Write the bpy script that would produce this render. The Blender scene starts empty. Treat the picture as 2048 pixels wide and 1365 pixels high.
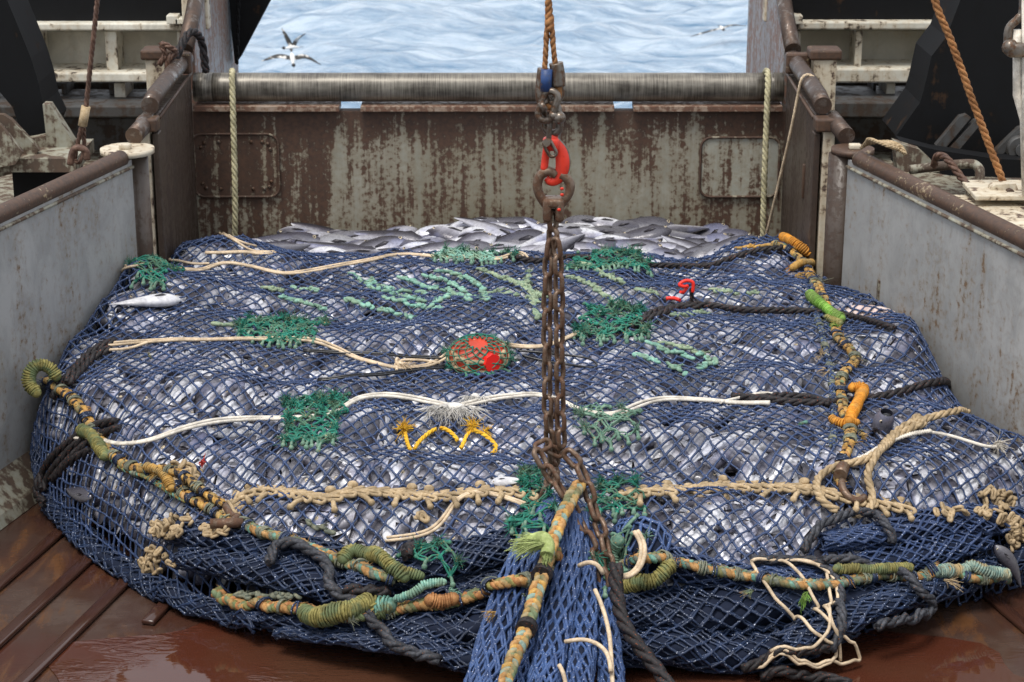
import bpy, math, random
import numpy as np
from mathutils import Vector, Matrix
R=math.radians
random.seed(7); rng=np.random.default_rng(7)
scene=bpy.context.scene
# ---------------------------------------------------------------- camera, light, exposure
CAMZ=3.25; PITCH=R(18); FPX=4000.0
cam_d=bpy.data.cameras.new('camera'); cam=bpy.data.objects.new('camera',cam_d)
scene.collection.objects.link(cam); scene.camera=cam
cam.location=(0,0,CAMZ); cam.rotation_euler=(R(90)-PITCH,0,0)
cam_d.sensor_width=36; cam_d.lens=FPX/2048*36; cam_d.clip_end=6000; cam_d.clip_start=.1
cam_d.dof.use_dof=True; cam_d.dof.focus_distance=7.6; cam_d.dof.aperture_fstop=7
SUN_EL,SUN_AZ=R(68),R(215)      # azimuth measured from +Y clockwise (towards +X)
w=bpy.data.worlds.new('World'); scene.world=w; w.use_nodes=True
nt=w.node_tree; bg=nt.nodes['Background']
sky=nt.nodes.new('ShaderNodeTexSky'); sky.sky_type='NISHITA'; sky.sun_disc=False
sky.sun_elevation=SUN_EL; sky.sun_rotation=SUN_AZ; sky.air_density=1.0; sky.dust_density=6.0; sky.ozone_density=1.0
# thin overcast: the blue of the sky is veiled by pale cloud
mixc=nt.nodes.new('ShaderNodeMix'); mixc.data_type='RGBA'; mixc.inputs[0].default_value=.72
nt.links.new(sky.outputs[0],mixc.inputs[6]); mixc.inputs[7].default_value=(10.0,10.3,10.9,1)
nt.links.new(mixc.outputs[2],bg.inputs[0]); bg.inputs[1].default_value=.092
sun_d=bpy.data.lights.new('sun','SUN'); sun=bpy.data.objects.new('sun',sun_d); scene.collection.objects.link(sun)
sun_d.energy=1.8; sun_d.angle=R(18); sun_d.color=(1,.96,.9)
sd=Vector((math.sin(SUN_AZ)*math.cos(SUN_EL),math.cos(SUN_AZ)*math.cos(SUN_EL),math.sin(SUN_EL)))
sun.rotation_euler=sd.to_track_quat('Z','Y').to_euler(); sun.location=(0,0,12)
vs=scene.view_settings; vs.view_transform='Standard'; vs.look='None'; vs.gamma=1; vs.exposure=0.5; vs.use_curve_mapping=False

# ---------------------------------------------------------------- pixel helpers (photo pixels -> places in the world)
def ray(u,v):
    x=(u-1024)/FPX; y=(682.5-v)/FPX
    return np.array([x, math.cos(PITCH)+y*math.sin(PITCH), -math.sin(PITCH)+y*math.cos(PITCH)])
def aty(u,v,Y):
    d=ray(u,v); t=Y/d[1]; return np.array([d[0]*t,Y,CAMZ+d[2]*t])
def atz(u,v,z):
    d=ray(u,v); t=(z-CAMZ)/d[2]; return np.array([d[0]*t,d[1]*t,z])

# ---------------------------------------------------------------- object helpers
C=scene.collection
def wl(o):
    p=np.zeros(3)
    while o is not None: p=p+np.array(o.location); o=o.parent
    return p
def tag(o,label=None,cat=None,group=None,kind=None):
    if label: o['label']=label
    if cat: o['category']=cat
    if group: o['group']=group
    if kind: o['kind']=kind
    return o
def thing(name,label,cat,loc=(0,0,0),group=None):
    o=bpy.data.objects.new(name,None); C.objects.link(o); o.location=tuple(loc); o.empty_display_size=.1
    return tag(o,label,cat,group)
class MB:
    def __init__(s): s.v=[];s.f=[];s.m=[];s.n=0;s.at=[]
    def add(s,v,f,m=0):
        v=np.asarray(v,float).reshape(-1,3); f=np.asarray(f,int)
        if len(f)==0: return
        s.v.append(v); s.f.append(f+s.n); s.m.append(np.full(len(f),m)); s.n+=len(v)
    def build(s,name,mats,parent=None,smooth=True,attrs=None,origin=None):
        if not isinstance(mats,(list,tuple)): mats=[mats]
        V=np.concatenate(s.v)
        if parent is not None: org=wl(parent)
        elif origin is not None: org=np.array(origin,float)
        else: org=np.array([(V[:,0].min()+V[:,0].max())/2,(V[:,1].min()+V[:,1].max())/2,V[:,2].min()])
        V=V-org
        me=bpy.data.meshes.new(name); me.vertices.add(len(V)); me.vertices.foreach_set('co',V.astype(np.float32).ravel())
        lt=[];li=[]
        for f in s.f: li.append(f.ravel()); lt.append(np.full(len(f),f.shape[1]))
        li=np.concatenate(li); lt=np.concatenate(lt); ls=np.concatenate([[0],np.cumsum(lt)[:-1]])
        me.loops.add(len(li)); me.loops.foreach_set('vertex_index',li.astype(np.int32))
        me.polygons.add(len(lt)); me.polygons.foreach_set('loop_start',ls.astype(np.int32)); me.polygons.foreach_set('loop_total',lt.astype(np.int32))
        me.polygons.foreach_set('material_index',np.concatenate(s.m).astype(np.int32))
        me.polygons.foreach_set('use_smooth',(lt<6)&bool(smooth))
        for m in mats: me.materials.append(m)
        if attrs:
            for k,a in attrs.items():
                at=me.attributes.new(k,'FLOAT','POINT'); at.data.foreach_set('value',np.asarray(a,np.float32))
        me.update(); me.validate()
        o=bpy.data.objects.new(name,me); C.objects.link(o)
        if parent is not None: o.parent=parent
        else: o.location=org
        return o
    def box(s,c,d,m=0,rot=None,bev=0.0):
        c=np.array(c,float); h=np.array(d,float)/2
        if bev<=0:
            v=np.array([[x,y,z] for x in(-1,1) for y in(-1,1) for z in(-1,1)])*h
            f=[[0,1,3,2],[4,6,7,5],[0,4,5,1],[2,3,7,6],[0,2,6,4],[1,5,7,3]]
            if rot is not None: v=v@np.array(rot).T
            s.add(v+c,f,m)
        else:
            import bmesh
            bm=bmesh.new(); bmesh.ops.create_cube(bm,size=1)
            for q in bm.verts: q.co=Vector((q.co.x*d[0],q.co.y*d[1],q.co.z*d[2]))
            bmesh.ops.bevel(bm,geom=list(bm.edges),offset=bev,segments=2,affect='EDGES',profile=.5)
            bm.verts.index_update(); v=np.array([q.co[:] for q in bm.verts])
            if rot is not None: v=v@np.array(rot).T
            q4=[[x.index for x in f.verts] for f in bm.faces if len(f.verts)==4]; q3=[[x.index for x in f.verts] for f in bm.faces if len(f.verts)==3]
            qn=[[x.index for x in f.verts] for f in bm.faces if len(f.verts)>4]
            n0=s.n; s.add(v+c,q4,m)
            if q3: s.f.append(np.array(q3)+n0); s.m.append(np.full(len(q3),m))
            for g in qn: s.f.append(np.array([g])+n0); s.m.append(np.full(1,m))
            bm.free()
        return s
    def prism(s,poly,y0,y1,m=0,bev=0):
        """polygon in x,z extruded along y"""
        P=np.array(poly,float); n=len(P)
        a=np.c_[P[:,0],np.full(n,y0),P[:,1]]; b=np.c_[P[:,0],np.full(n,y1),P[:,1]]
        s.add(np.r_[a,b],[[i,(i+1)%n,(i+1)%n+n,i+n] for i in range(n)],m)
        n0=s.n-2*n
        s.f.append(np.array([list(range(n))[::-1]])+n0); s.m.append(np.full(1,m))
        s.f.append(np.array([[i+n for i in range(n)]])+n0); s.m.append(np.full(1,m))
        return s
    def slab(s,p,q,z0,z1,th,m=0):
        """vertical plate from p to q (xy), thickness th to the outside (left of p->q)"""
        p=np.array(p,float);q=np.array(q,float);d=(q-p)/np.linalg.norm(q-p);nn=np.array([-d[1],d[0]])*th
        z0=np.broadcast_to(z0,2);z1=np.broadcast_to(z1,2)
        v=[[*p,z0[0]],[*q,z0[1]],[*q,z1[1]],[*p,z1[0]],[*(p+nn),z0[0]],[*(q+nn),z0[1]],[*(q+nn),z1[1]],[*(p+nn),z1[0]]]
        s.add(v,[[0,1,2,3],[5,4,7,6],[4,0,3,7],[1,5,6,2],[3,2,6,7],[4,5,1,0]],m); return s
    def tube(s,pts,r,k=8,m=0,cap=True,closed=False):
        P=np.asarray(pts,float); n=len(P); r=np.broadcast_to(r,n)
        if closed: T=np.roll(P,-1,0)-np.roll(P,1,0)
        else: T=np.gradient(P,axis=0)
        T/= np.linalg.norm(T,axis=1)[:,None]+1e-12
        N=np.zeros_like(P); a=np.array([0,0,1.]) if abs(T[0,2])<.9 else np.array([1.,0,0])
        x=a-T[0]*(a@T[0]); N[0]=x/np.linalg.norm(x)
        for i in range(1,n):
            x=N[i-1]-T[i]*(N[i-1]@T[i]); N[i]=x/(np.linalg.norm(x)+1e-12)
        B=np.cross(T,N); th=np.arange(k)*2*math.pi/k
        V=P[:,None,:]+r[:,None,None]*(np.cos(th)[None,:,None]*N[:,None,:]+np.sin(th)[None,:,None]*B[:,None,:])
        i=np.arange(n if closed else n-1)[:,None]; j=np.arange(k)[None,:]; i2=(i+1)%n
        F=np.stack([i*k+j,i*k+(j+1)%k,i2*k+(j+1)%k,i2*k+j],-1).reshape(-1,4)
        n0=s.n; s.add(V,F,m)
        if cap and not closed:
            s.f.append(np.array([[n0+q for q in range(k)][::-1]])); s.m.append(np.full(1,m))
            s.f.append(np.array([[n0+(n-1)*k+q for q in range(k)]])); s.m.append(np.full(1,m))
        return s
    def tubes(s,CV,r,k=5,m=0,NH=None):
        """many curves at once: CV (N,K,3)"""
        CV=np.asarray(CV,float); N_,K,_=CV.shape
        if N_==0: return s
        T=np.gradient(CV,axis=1); T/=np.linalg.norm(T,axis=2)[...,None]+1e-12
        if NH is None: NH=np.broadcast_to(np.array([.13,.21,.97]),CV.shape)
        A=NH-T*(NH*T).sum(2)[...,None]; A/=np.linalg.norm(A,axis=2)[...,None]+1e-9
        B=np.cross(T,A); th=np.arange(k)*2*math.pi/k
        r=np.broadcast_to(r,(N_,K))
        V=CV[:,:,None,:]+r[:,:,None,None]*(np.cos(th)[None,None,:,None]*A[:,:,None,:]+np.sin(th)[None,None,:,None]*B[:,:,None,:])
        e=np.arange(N_)[:,None,None]*K*k; i=np.arange(K-1)[None,:,None]; j=np.arange(k)[None,None,:]
        F=np.stack([e+i*k+j,e+i*k+(j+1)%k,e+(i+1)*k+(j+1)%k,e+(i+1)*k+j],-1).reshape(-1,4)
        s.add(V,F,m); return s
    def blobs(s,P,r,m=0):
        P=np.asarray(P,float); 
        if len(P)==0: return s
        g=np.array([[1,0,0],[-1,0,0],[0,1,0],[0,-1,0],[0,0,1],[0,0,-1.]]); g=g/1
        r=np.broadcast_to(r,len(P))
        F=np.array([[0,2,4],[2,1,4],[1,3,4],[3,0,4],[2,0,5],[1,2,5],[3,1,5],[0,3,5]])
        V=P[:,None,:]+g[None]*r[:,None,None]; FF=(F[None]+(np.arange(len(P))*6)[:,None,None]).reshape(-1,3)
        s.add(V,FF,m); return s
    def ball(s,c,rad,m=0,nu=12,nv=8,rot=None):
        th=np.linspace(0,math.pi,nv+1); ph=np.arange(nu)*2*math.pi/nu
        V=np.array([[math.sin(a)*math.cos(b),math.sin(a)*math.sin(b),math.cos(a)] for a in th for b in ph])*np.broadcast_to(rad,3)
        if rot is not None: V=V@np.array(rot).T
        F=[[i*nu+j,(i+1)*nu+j,(i+1)*nu+(j+1)%nu,i*nu+(j+1)%nu] for i in range(nv) for j in range(nu)]
        s.add(V+np.array(c),F,m); return s
def cat(P,n=12,closed=False):
    """Catmull-Rom through points"""
    P=np.asarray(P,float)
    if closed: Q=np.r_[P[-1:],P,P[:2]]
    else: Q=np.r_[[2*P[0]-P[1]],P,[2*P[-1]-P[-2]]]
    out=[]; t=np.linspace(0,1,n,endpoint=False)[:,None]
    for i in range(len(Q)-3):
        a,b,c,d=Q[i:i+4]
        out.append(.5*((2*b)+(-a+c)*t+(2*a-5*b+4*c-d)*t**2+(-a+3*b-3*c+d)*t**3))
    out=np.concatenate(out)
    if not closed: out=np.r_[out,P[-1:]]
    return out
def resample(P,ds):
    P=np.asarray(P,float); L=np.r_[0,np.cumsum(np.linalg.norm(np.diff(P,axis=0),axis=1))]
    n=max(3,int(L[-1]/ds)+1); s=np.linspace(0,L[-1],n)
    return np.c_[tuple(np.interp(s,L,P[:,k]) for k in range(P.shape[1]))]
def smooth(P,it=2):
    P=P.copy()
    for _ in range(it): P[1:-1]=.25*P[:-2]+.5*P[1:-1]+.25*P[2:]
    return P
def frames(P,up=(0,0,1)):
    T=np.gradient(P,axis=0); T/=np.linalg.norm(T,axis=1)[:,None]+1e-12
    up=np.broadcast_to(np.array(up,float),P.shape); S=np.cross(T,up); S/=np.linalg.norm(S,axis=1)[:,None]+1e-9
    return T,S,np.cross(S,T)
_ph=rng.uniform(0,6.28,(40,3)); _dr=rng.normal(size=(40,3)); _dr/=np.linalg.norm(_dr,axis=1)[:,None]
def sn(P,scale,seed=0,n=7):
    """smooth pseudo noise, about -1..1"""
    P=np.asarray(P,float); P=P if P.shape[-1]==3 else np.concatenate([P,np.zeros(P.shape[:-1]+(1,))],-1)
    o=np.zeros(P.shape[:-1])
    for k in range(n):
        d=_dr[(seed*7+k)%40]; o+=np.sin((P@d)*6.28/scale*(.7+.12*k)+_ph[(seed*5+k)%40,0])
    return o/n*1.9

# ---------------------------------------------------------------- materials
def mat(name,col,rough=.5,metal=0,spec=.5):
    m=bpy.data.materials.new(name); m.use_nodes=True; b=m.node_tree.nodes['Principled BSDF']
    b.inputs['Base Color'].default_value=(*col,1); b.inputs['Roughness'].default_value=rough; b.inputs['Metallic'].default_value=metal
    b.inputs['Specular IOR Level'].default_value=spec
    return m
class NT:
    def __init__(s,m): s.t=m.node_tree; s.b=s.t.nodes['Principled BSDF']
    def n(s,ty,**k):
        q=s.t.nodes.new('ShaderNode'+ty)
        for a,b in k.items(): setattr(q,a,b)
        return q
    def l(s,a,b): s.t.links.new(a,b)
    def coord(s,scale=(1,1,1),obj=True):
        g=s.n('NewGeometry'); mp=s.n('Mapping'); mp.inputs['Scale'].default_value=scale; s.l(g.outputs['Position'],mp.inputs['Vector']); return mp.outputs[0]
    def noise(s,vec,scale,detail=4,rough=.55,dist=0):
        q=s.n('TexNoise'); q.inputs['Scale'].default_value=scale; q.inputs['Detail'].default_value=detail; q.inputs['Roughness'].default_value=rough; q.inputs['Distortion'].default_value=dist
        s.l(vec,q.inputs['Vector']); return q.outputs['Fac']
    def ramp(s,fac,stops,interp='LINEAR'):
        q=s.n('ValToRGB'); q.color_ramp.interpolation=interp; e=q.color_ramp.elements
        for i,(p,c) in enumerate(stops):
            el=e[i] if i<2 else e.new(p); el.position=p; el.color=(c,c,c,1) if not hasattr(c,'__len__') else (*c,1)
        s.l(fac,q.inputs[0]); return q.outputs[0]
    def math(s,op,a,b=None,clamp=False):
        q=s.n('Math',operation=op,use_clamp=clamp)
        for i,x in enumerate((a,b)):
            if x is None: continue
            if isinstance(x,(int,float)): q.inputs[i].default_value=x
            else: s.l(x,q.inputs[i])
        return q.outputs[0]
    def mix(s,f,a,b,blend='MIX'):
        q=s.n('Mix',data_type='RGBA',blend_type=blend)
        for i,x in ((0,f),(6,a),(7,b)):
            if isinstance(x,(int,float)): q.inputs[i].default_value=x
            elif isinstance(x,tuple): q.inputs[i].default_value=(*x,1)
            else: s.l(x,q.inputs[i])
        return q.outputs[2]
    def bump(s,h,strength,dist=.01):
        q=s.n('Bump'); q.inputs['Strength'].default_value=strength; q.inputs['Distance'].default_value=dist; s.l(h,q.inputs['Height']); s.l(q.outputs[0],s.b.inputs['Normal'])
    def col(s,c): s.l(c,s.b.inputs['Base Color'])
    def rough(s,c): s.l(c,s.b.inputs['Roughness'])
def rope_mat(name,c1,c2,scale=60,rough=.75,c3=None,bump=.5,patch=None):
    """fibrous rope: two tones, fine fibre bump, optional flecks"""
    m=mat(name,c1,rough,spec=.3); t=NT(m); p=t.coord()
    f=t.noise(p,scale,3); c=t.mix(t.ramp(f,[(.38,0),(.62,1)]),c1,c2)
    if patch: c=t.mix(t.ramp(t.noise(p,13,4,.6),[(.47,0),(.57,1)]),c,patch)
    f2=t.noise(p,16,5,.65); c=t.mix(t.math('MULTIPLY',t.ramp(f2,[(.42,0),(.62,1)]),.6),c,tuple(x*.35+.004 for x in c1))
    if c3: c=t.mix(t.ramp(t.noise(p,scale*1.7,2),[(.66,0),(.7,1)]),c,c3)
    t.col(c); t.bump(t.noise(p,scale*5,3),bump,.003); return m
def painted(name,paint,rust,amount,streak=True,rough=.45,fine=28,paint2=None,top=None,metal=0,side=None,wt=(.26,.38,.24,.12)):
    """painted steel with rust patches and vertical runs; amount = share rusted"""
    m=mat(name,paint,rough,metal); t=NT(m); p=t.coord()
    a=t.noise(p,2.2,5,.62); b=t.noise(p,fine,4,.62)
    s_=t.noise(t.coord((7,7,.35)),1.6,5,.6)
    s2=t.noise(t.coord((22,22,1.2)),1.3,4,.6)
    v=t.math('ADD',t.math('MULTIPLY',a,wt[0]),t.math('MULTIPLY',b,wt[1]))
    v=t.math('ADD',v,t.math('MULTIPLY',s_,wt[2] if streak else .12)); v=t.math('ADD',v,t.math('MULTIPLY',s2,wt[3] if streak else .24))
    if top is not None:   # rustier towards a height: (z of full rust, fade length)
        g=t.n('NewGeometry'); sx=t.n('SeparateXYZ'); t.l(g.outputs['Position'],sx.inputs[0])
        mr=t.n('MapRange'); mr.inputs['From Min'].default_value=top[0]-top[1]; mr.inputs['From Max'].default_value=top[0]; mr.inputs['To Max'].default_value=top[2]; t.l(sx.outputs[2],mr.inputs[0])
        v=t.math('ADD',v,mr.outputs[0])
        if side:
            mr=t.n('MapRange'); mr.inputs['From Min'].default_value=side[0]; mr.inputs['From Max'].default_value=side[1]; mr.inputs['To Max'].default_value=side[2]; t.l(sx.outputs[0],mr.inputs[0]); v=t.math('ADD',v,mr.outputs[0])
    th=.5+(.5-amount)*.26
    k=t.ramp(v,[(th-.022,0),(th+.022,1)]); halo=t.ramp(v,[(th-.085,0),(th+.01,1)])
    pc=t.mix(t.ramp(t.noise(p,1.1,4),[(.3,0),(.7,1)]),paint,paint2 or tuple(x*.8 for x in paint))
    pc=t.mix(t.math('MULTIPLY',t.ramp(t.noise(t.coord((1,1,.7)),6.5,6,.7,.6),[(.42,0),(.62,1)]),.45),pc,tuple(x*.72 for x in (paint2 or paint)))
    pc=t.mix(t.math('MULTIPLY',halo,.55),pc,(paint[0]*.55,paint[1]*.40,paint[2]*.25))
    rc=t.mix(t.ramp(b,[(.35,0),(.65,1)]),rust,(rust[0]*1.75,rust[1]*1.55,rust[2]*1.35))
    t.col(t.mix(k,pc,rc)); t.rough(t.math('ADD',t.math('MULTIPLY',k,.25),rough))
    t.bump(t.math('ADD',t.math('MULTIPLY',k,-.5),t.math('MULTIPLY',b,.5)),.35,.004)
    return m
RUST=(.050,.029,.020)
M={}
M['transom']=painted('rusted_grey_paint',(.36,.35,.295),RUST,.42,fine=40,paint2=(.24,.23,.175),top=(1.20,.32,.13),side=(-.2,-1.7,.03),wt=(.20,.26,.28,.26))
M['hatch2']=painted('grey_hatch_paint',(.42,.42,.37),RUST,.30,fine=40,paint2=(.32,.32,.26),wt=(.20,.26,.28,.26))
M['hatch']=painted('hatch_paint',(.34,.32,.25),RUST,.62,fine=40,wt=(.15,.28,.27,.30))
M['flange']=painted('flange_paint',(.36,.28,.22),(.09,.05,.035),.55,fine=40)
M['panel']=painted('grey_panel_paint',(.41,.41,.40),(.10,.072,.048),.19,rough=.42,fine=34,paint2=(.27,.275,.272),wt=(.25,.36,.22,.17))
M['darkplate']=painted('brown_worn_plate',(.085,.068,.055),(.030,.020,.015),.45,rough=.42,fine=26,paint2=(.07,.052,.042))
M['ramp']=painted('ramp_side_paint',(.30,.30,.31),(.14,.09,.075),.45,rough=.45,fine=30,paint2=(.2,.17,.16))
M['rail']=painted('worn_rail_steel',(.38,.31,.20),(.056,.034,.023),.82,rough=.28,fine=44,metal=.1)
M['rail2']=painted('polished_rail_steel',(.20,.18,.17),(.055,.040,.033),.62,rough=.24,fine=26,metal=.5)
M['cream']=painted('cream_paint',(.66,.60,.47),(.045,.03,.025),.34,rough=.5,fine=26,streak=False,paint2=(.55,.49,.38))
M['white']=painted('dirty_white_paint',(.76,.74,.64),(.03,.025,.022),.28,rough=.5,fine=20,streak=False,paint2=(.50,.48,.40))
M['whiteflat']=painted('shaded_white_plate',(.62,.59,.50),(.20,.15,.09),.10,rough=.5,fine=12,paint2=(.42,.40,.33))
M['black']=painted('black_steel',(.005,.0055,.0065),(.02,.013,.009),.16,rough=.72,fine=10); M['black'].node_tree.nodes['Principled BSDF'].inputs['Specular IOR Level'].default_value=.2
M['darkgrey']=painted('dark_grey_steel',(.065,.066,.066),(.026,.018,.013),.42,rough=.55,fine=16)
M['bracket']=painted('worn_bracket_paint',(.33,.33,.27),(.055,.04,.03),.52,rough=.55,fine=18,streak=False)
M['iron']=painted('chain_iron',(.21,.15,.11),(.085,.050,.034),.46,rough=.45,fine=60,streak=False,metal=.45)
M['steel']=painted('worn_shackle_steel',(.20,.175,.15),(.07,.042,.028),.5,rough=.33,fine=60,streak=False,metal=.6)
M['red']=painted('red_hook_paint',(.78,.045,.02),(.10,.05,.035),.20,rough=.45,fine=60,streak=False)
M['bluepaint']=painted('blue_band_paint',(.025,.07,.22),(.12,.08,.06),.3,rough=.5,fine=50,streak=False)
def roller_mat():
    m=mat('roller_steel',(.2,.18,.15),.36,.35); t=NT(m); a=t.noise(t.coord((150,6,6)),1.0,4); b=t.noise(t.coord((3,9,9)),1.5,6)
    v=t.math('ADD',t.math('MULTIPLY',a,.5),t.math('MULTIPLY',b,.5))
    t.col(t.ramp(v,[(.36,(.045,.038,.030)),(.64,(.27,.25,.21))])); t.rough(t.ramp(a,[(.3,.3),(.7,.5)])); t.bump(v,.2,.003); return m
M['roller']=roller_mat()
def net_mat(name,c1,c2,wet=.5):
    m=mat(name,c1,.5,spec=.45); t=NT(m); p=t.coord()
    c=t.mix(t.ramp(t.noise(p,26,4),[(.35,0),(.65,1)]),c1,c2)
    c=t.mix(t.math('MULTIPLY',t.ramp(t.noise(p,3.2,3),[(.35,0),(.65,1)]),.35),c,(c1[0]*.6,c1[1]*.6,c1[2]*.6))
    # wet sparkle painted as pale specks, mixed with scale specks
    c=t.mix(t.ramp(t.noise(p,170,2),[(.655,0),(.70,1)]),c,(.55,.60,.72))
    t.col(c); t.bump(t.noise(p,420,2),.6,.002); return m
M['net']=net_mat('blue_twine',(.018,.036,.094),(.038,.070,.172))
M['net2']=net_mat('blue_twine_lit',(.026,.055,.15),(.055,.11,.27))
M['netdark']=net_mat('dark_shaded_twine',(.006,.014,.038),(.015,.034,.09))  # shade of the front folds put into the colour; lashings share it
M['core']=mat('bundled_net_shade',(.008,.013,.030),.8,spec=.2)  # bundled net inside the folds, coloured dark to give shaded gaps
M['green']=rope_mat('green_twine',(.012,.15,.105),(.035,.25,.18),80,c3=(.45,.20,.05),patch=(.10,.20,.13))
M['green2']=rope_mat('faded_green_twine',(.10,.22,.16),(.22,.34,.25),80,c3=(.42,.25,.10))
M['mint']=rope_mat('mint_twine',(.19,.42,.34),(.32,.52,.41),70,patch=(.24,.36,.25))
M['sage']=rope_mat('sage_twine',(.22,.32,.22),(.36,.42,.27),70)
M['cord']=rope_mat('cream_cord',(.62,.47,.31),(.72,.59,.42),130,.6,bump=.3)
M['cordw']=rope_mat('white_cord',(.68,.62,.52),(.78,.74,.66),130,.6,bump=.3)
M['blackrope']=rope_mat('black_rope',(.010,.009,.010),(.035,.03,.032),90,.55,c3=(.25,.06,.02))
M['greyrope']=rope_mat('charcoal_rope',(.022,.024,.03),(.07,.075,.09),90,.5,c3=(.2,.08,.03))
M['yellow']=rope_mat('mustard_rope',(.50,.27,.06),(.62,.40,.13),70,patch=(.34,.24,.10))
M['bright']=rope_mat('bright_yellow_rope',(.80,.42,.02),(.86,.55,.05),70)
M['orange']=rope_mat('orange_rope',(.70,.26,.02),(.78,.36,.05),70,patch=(.52,.25,.05))
M['ochre']=rope_mat('ochre_rope',(.42,.21,.065),(.55,.33,.14),60,patch=(.15,.20,.11))
M['olive']=rope_mat('olive_rope',(.19,.17,.05),(.33,.29,.10),70,patch=(.13,.17,.08))
M['lime']=rope_mat('lime_rope',(.19,.42,.05),(.29,.52,.11),70,patch=(.20,.30,.08))
M['palegreen']=rope_mat('pale_green_fibre',(.34,.42,.14),(.46,.54,.22),80)
M['teal']=rope_mat('teal_rope',(.09,.24,.19),(.20,.38,.31),70,patch=(.18,.17,.07))
M['tan']=rope_mat('tan_rope',(.40,.29,.16),(.52,.40,.25),80)
M['rustrope']=rope_mat('rust_stained_rope',(.33,.14,.05),(.46,.23,.09),60)
M['wire']=rope_mat('rusty_wire',(.09,.045,.03),(.17,.10,.07),60,.5)
M['hang']=rope_mat('pale_green_line',(.42,.38,.22),(.52,.48,.32),90)
M['greytan']=rope_mat('grey_braid',(.12,.14,.11),(.26,.26,.18),70)
M['bluegreen']=rope_mat('bluegreen_braid',(.18,.29,.26),(.34,.42,.33),70,patch=(.40,.30,.15))
M['rod']=mat('black_plastic_rod',(.010,.010,.011),.3)
M['white_fib']=rope_mat('white_fibre',(.75,.72,.66),(.82,.80,.76),90)
M['float']=painted('orange_float_shell',(.56,.045,.014),(.34,.20,.10),.16,rough=.5,fine=14,streak=False,paint2=(.46,.045,.016))
M['floatcap']=mat('red_plastic_cap',(.85,.02,.012),.35)
M['mark']=mat('black_mark',(.02,.02,.02),.5)
M['ribbon']=mat('red_ribbon',(.85,.03,.015),.5)
M['petrel_w']=mat('petrel_white',(.72,.71,.68),.7); 
def petrel():
    m=mat('petrel_wing',(.5,.5,.5),.7); t=NT(m); t.col(t.ramp(t.noise(t.coord(),7,2),[(.52,(.03,.028,.025)),(.60,(.66,.64,.60))])); return m
M['petrel']=petrel(); M['petrel_d']=mat('petrel_dark',(.025,.022,.02),.7)
def fish_mat(name,dark,mid,pale):
    m=mat(name,mid,.3,.12); t=NT(m)
    at=t.n('Attribute',attribute_name='hz'); g=t.n('NewGeometry'); oi=t.n('ObjectInfo'); p=t.coord()
    rn=t.math('FRACT',t.math('ADD',g.outputs['Random Per Island'],oi.outputs['Random']))
    h=t.math('ADD',at.outputs['Fac'],t.math('MULTIPLY',t.math('SUBTRACT',t.noise(p,14,3),.5),.55))
    h=t.math('ADD',h,t.math('MULTIPLY',t.math('SUBTRACT',rn,.5),.55))
    hh=t.math('ADD',t.math('MULTIPLY',h,.5),.5)
    c=t.ramp(hh,[(.30,pale),(.54,mid),(.68,tuple(x*.6 for x in mid)),(.86,dark)])
    c=t.mix(t.math('MULTIPLY',t.ramp(t.noise(t.coord((1,1,1)),5,2),[(.5,0),(.62,1)]),.35),c,(.30,.33,.55))
    c=t.mix(t.math('MULTIPLY',t.ramp(t.noise(p,60,3),[(.45,0),(.75,1)]),.5),c,(.09,.085,.10))
    c=t.mix(t.ramp(t.math('FRACT',t.math('MULTIPLY',rn,7.31)),[(.12,.88),(.34,.0)]),c,(.055,.053,.068)) if True else c
    t.col(c); t.rough(t.ramp(t.noise(p,40,2),[(.3,.18),(.7,.42)])); t.bump(t.noise(p,90,3),.35,.004); return m
M['fish']=fish_mat('silver_fish_skin',(.065,.062,.082),(.38,.375,.43),(.72,.73,.77))
M['fish2']=fish_mat('dark_fish_skin',(.035,.034,.044),(.13,.127,.155),(.40,.40,.44)); M['fin']=mat('dark_fin',(.035,.032,.04),.4); M['eyew']=mat('fish_eye_ring',(.62,.52,.36),.25); M['eyeb']=mat('fish_pupil',(.008,.008,.01),.12)
M['pink']=rope_mat('pink_fish_skin',(.62,.46,.42),(.74,.62,.57),14,.35,bump=.2); M['flesh']=mat('red_flesh',(.45,.04,.03),.35)
def deck_mat():
    m=mat('wet_rusty_deck',(.08,.03,.018),.15,spec=.5); t=NT(m); p=t.coord()
    a=t.noise(p,1.3,5,.6); b=t.noise(t.coord((3,.8,1)),2.0,5,.65,1.0); f=t.noise(p,45,4,.6)
    c=t.ramp(a,[(.36,(.062,.019,.011)),(.52,(.060,.031,.022)),(.66,(.095,.066,.052))])
    c=t.mix(t.ramp(b,[(.54,0),(.68,1)]),c,(.13,.058,.024)); c=t.mix(t.math('MULTIPLY',f,.5),c,(.03,.016,.011)); t.col(c)
    t.rough(t.ramp(a,[(.40,.06),(.60,.26)]))
    w1=t.noise(t.coord((3,7,1)),1.6,3,.5,1.0); t.bump(t.math('ADD',w1,t.math('MULTIPLY',f,.05)),.10,.02)
    return m
M['deck']=deck_mat()
def deckwater():
    m=mat('red_deck_water',(.065,.016,.009),.035,spec=.5); t=NT(m)
    k=t.ramp(t.noise(t.coord(),1.7,2),[(.47,.02),(.58,1.0)])
    w1=t.math('MULTIPLY',t.noise(t.coord((3,9.5,1)),2.6,2,.45,1.6),k); t.bump(w1,1.0,.0085)
    t.col(t.mix(t.ramp(t.noise(t.coord(),1.1,4),[(.4,0),(.6,1)]),(.066,.020,.011),(.070,.030,.017))); return m
M['water']=deckwater(); M['rib']=mat('wet_rib_steel',(.05,.022,.015),.12)
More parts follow.
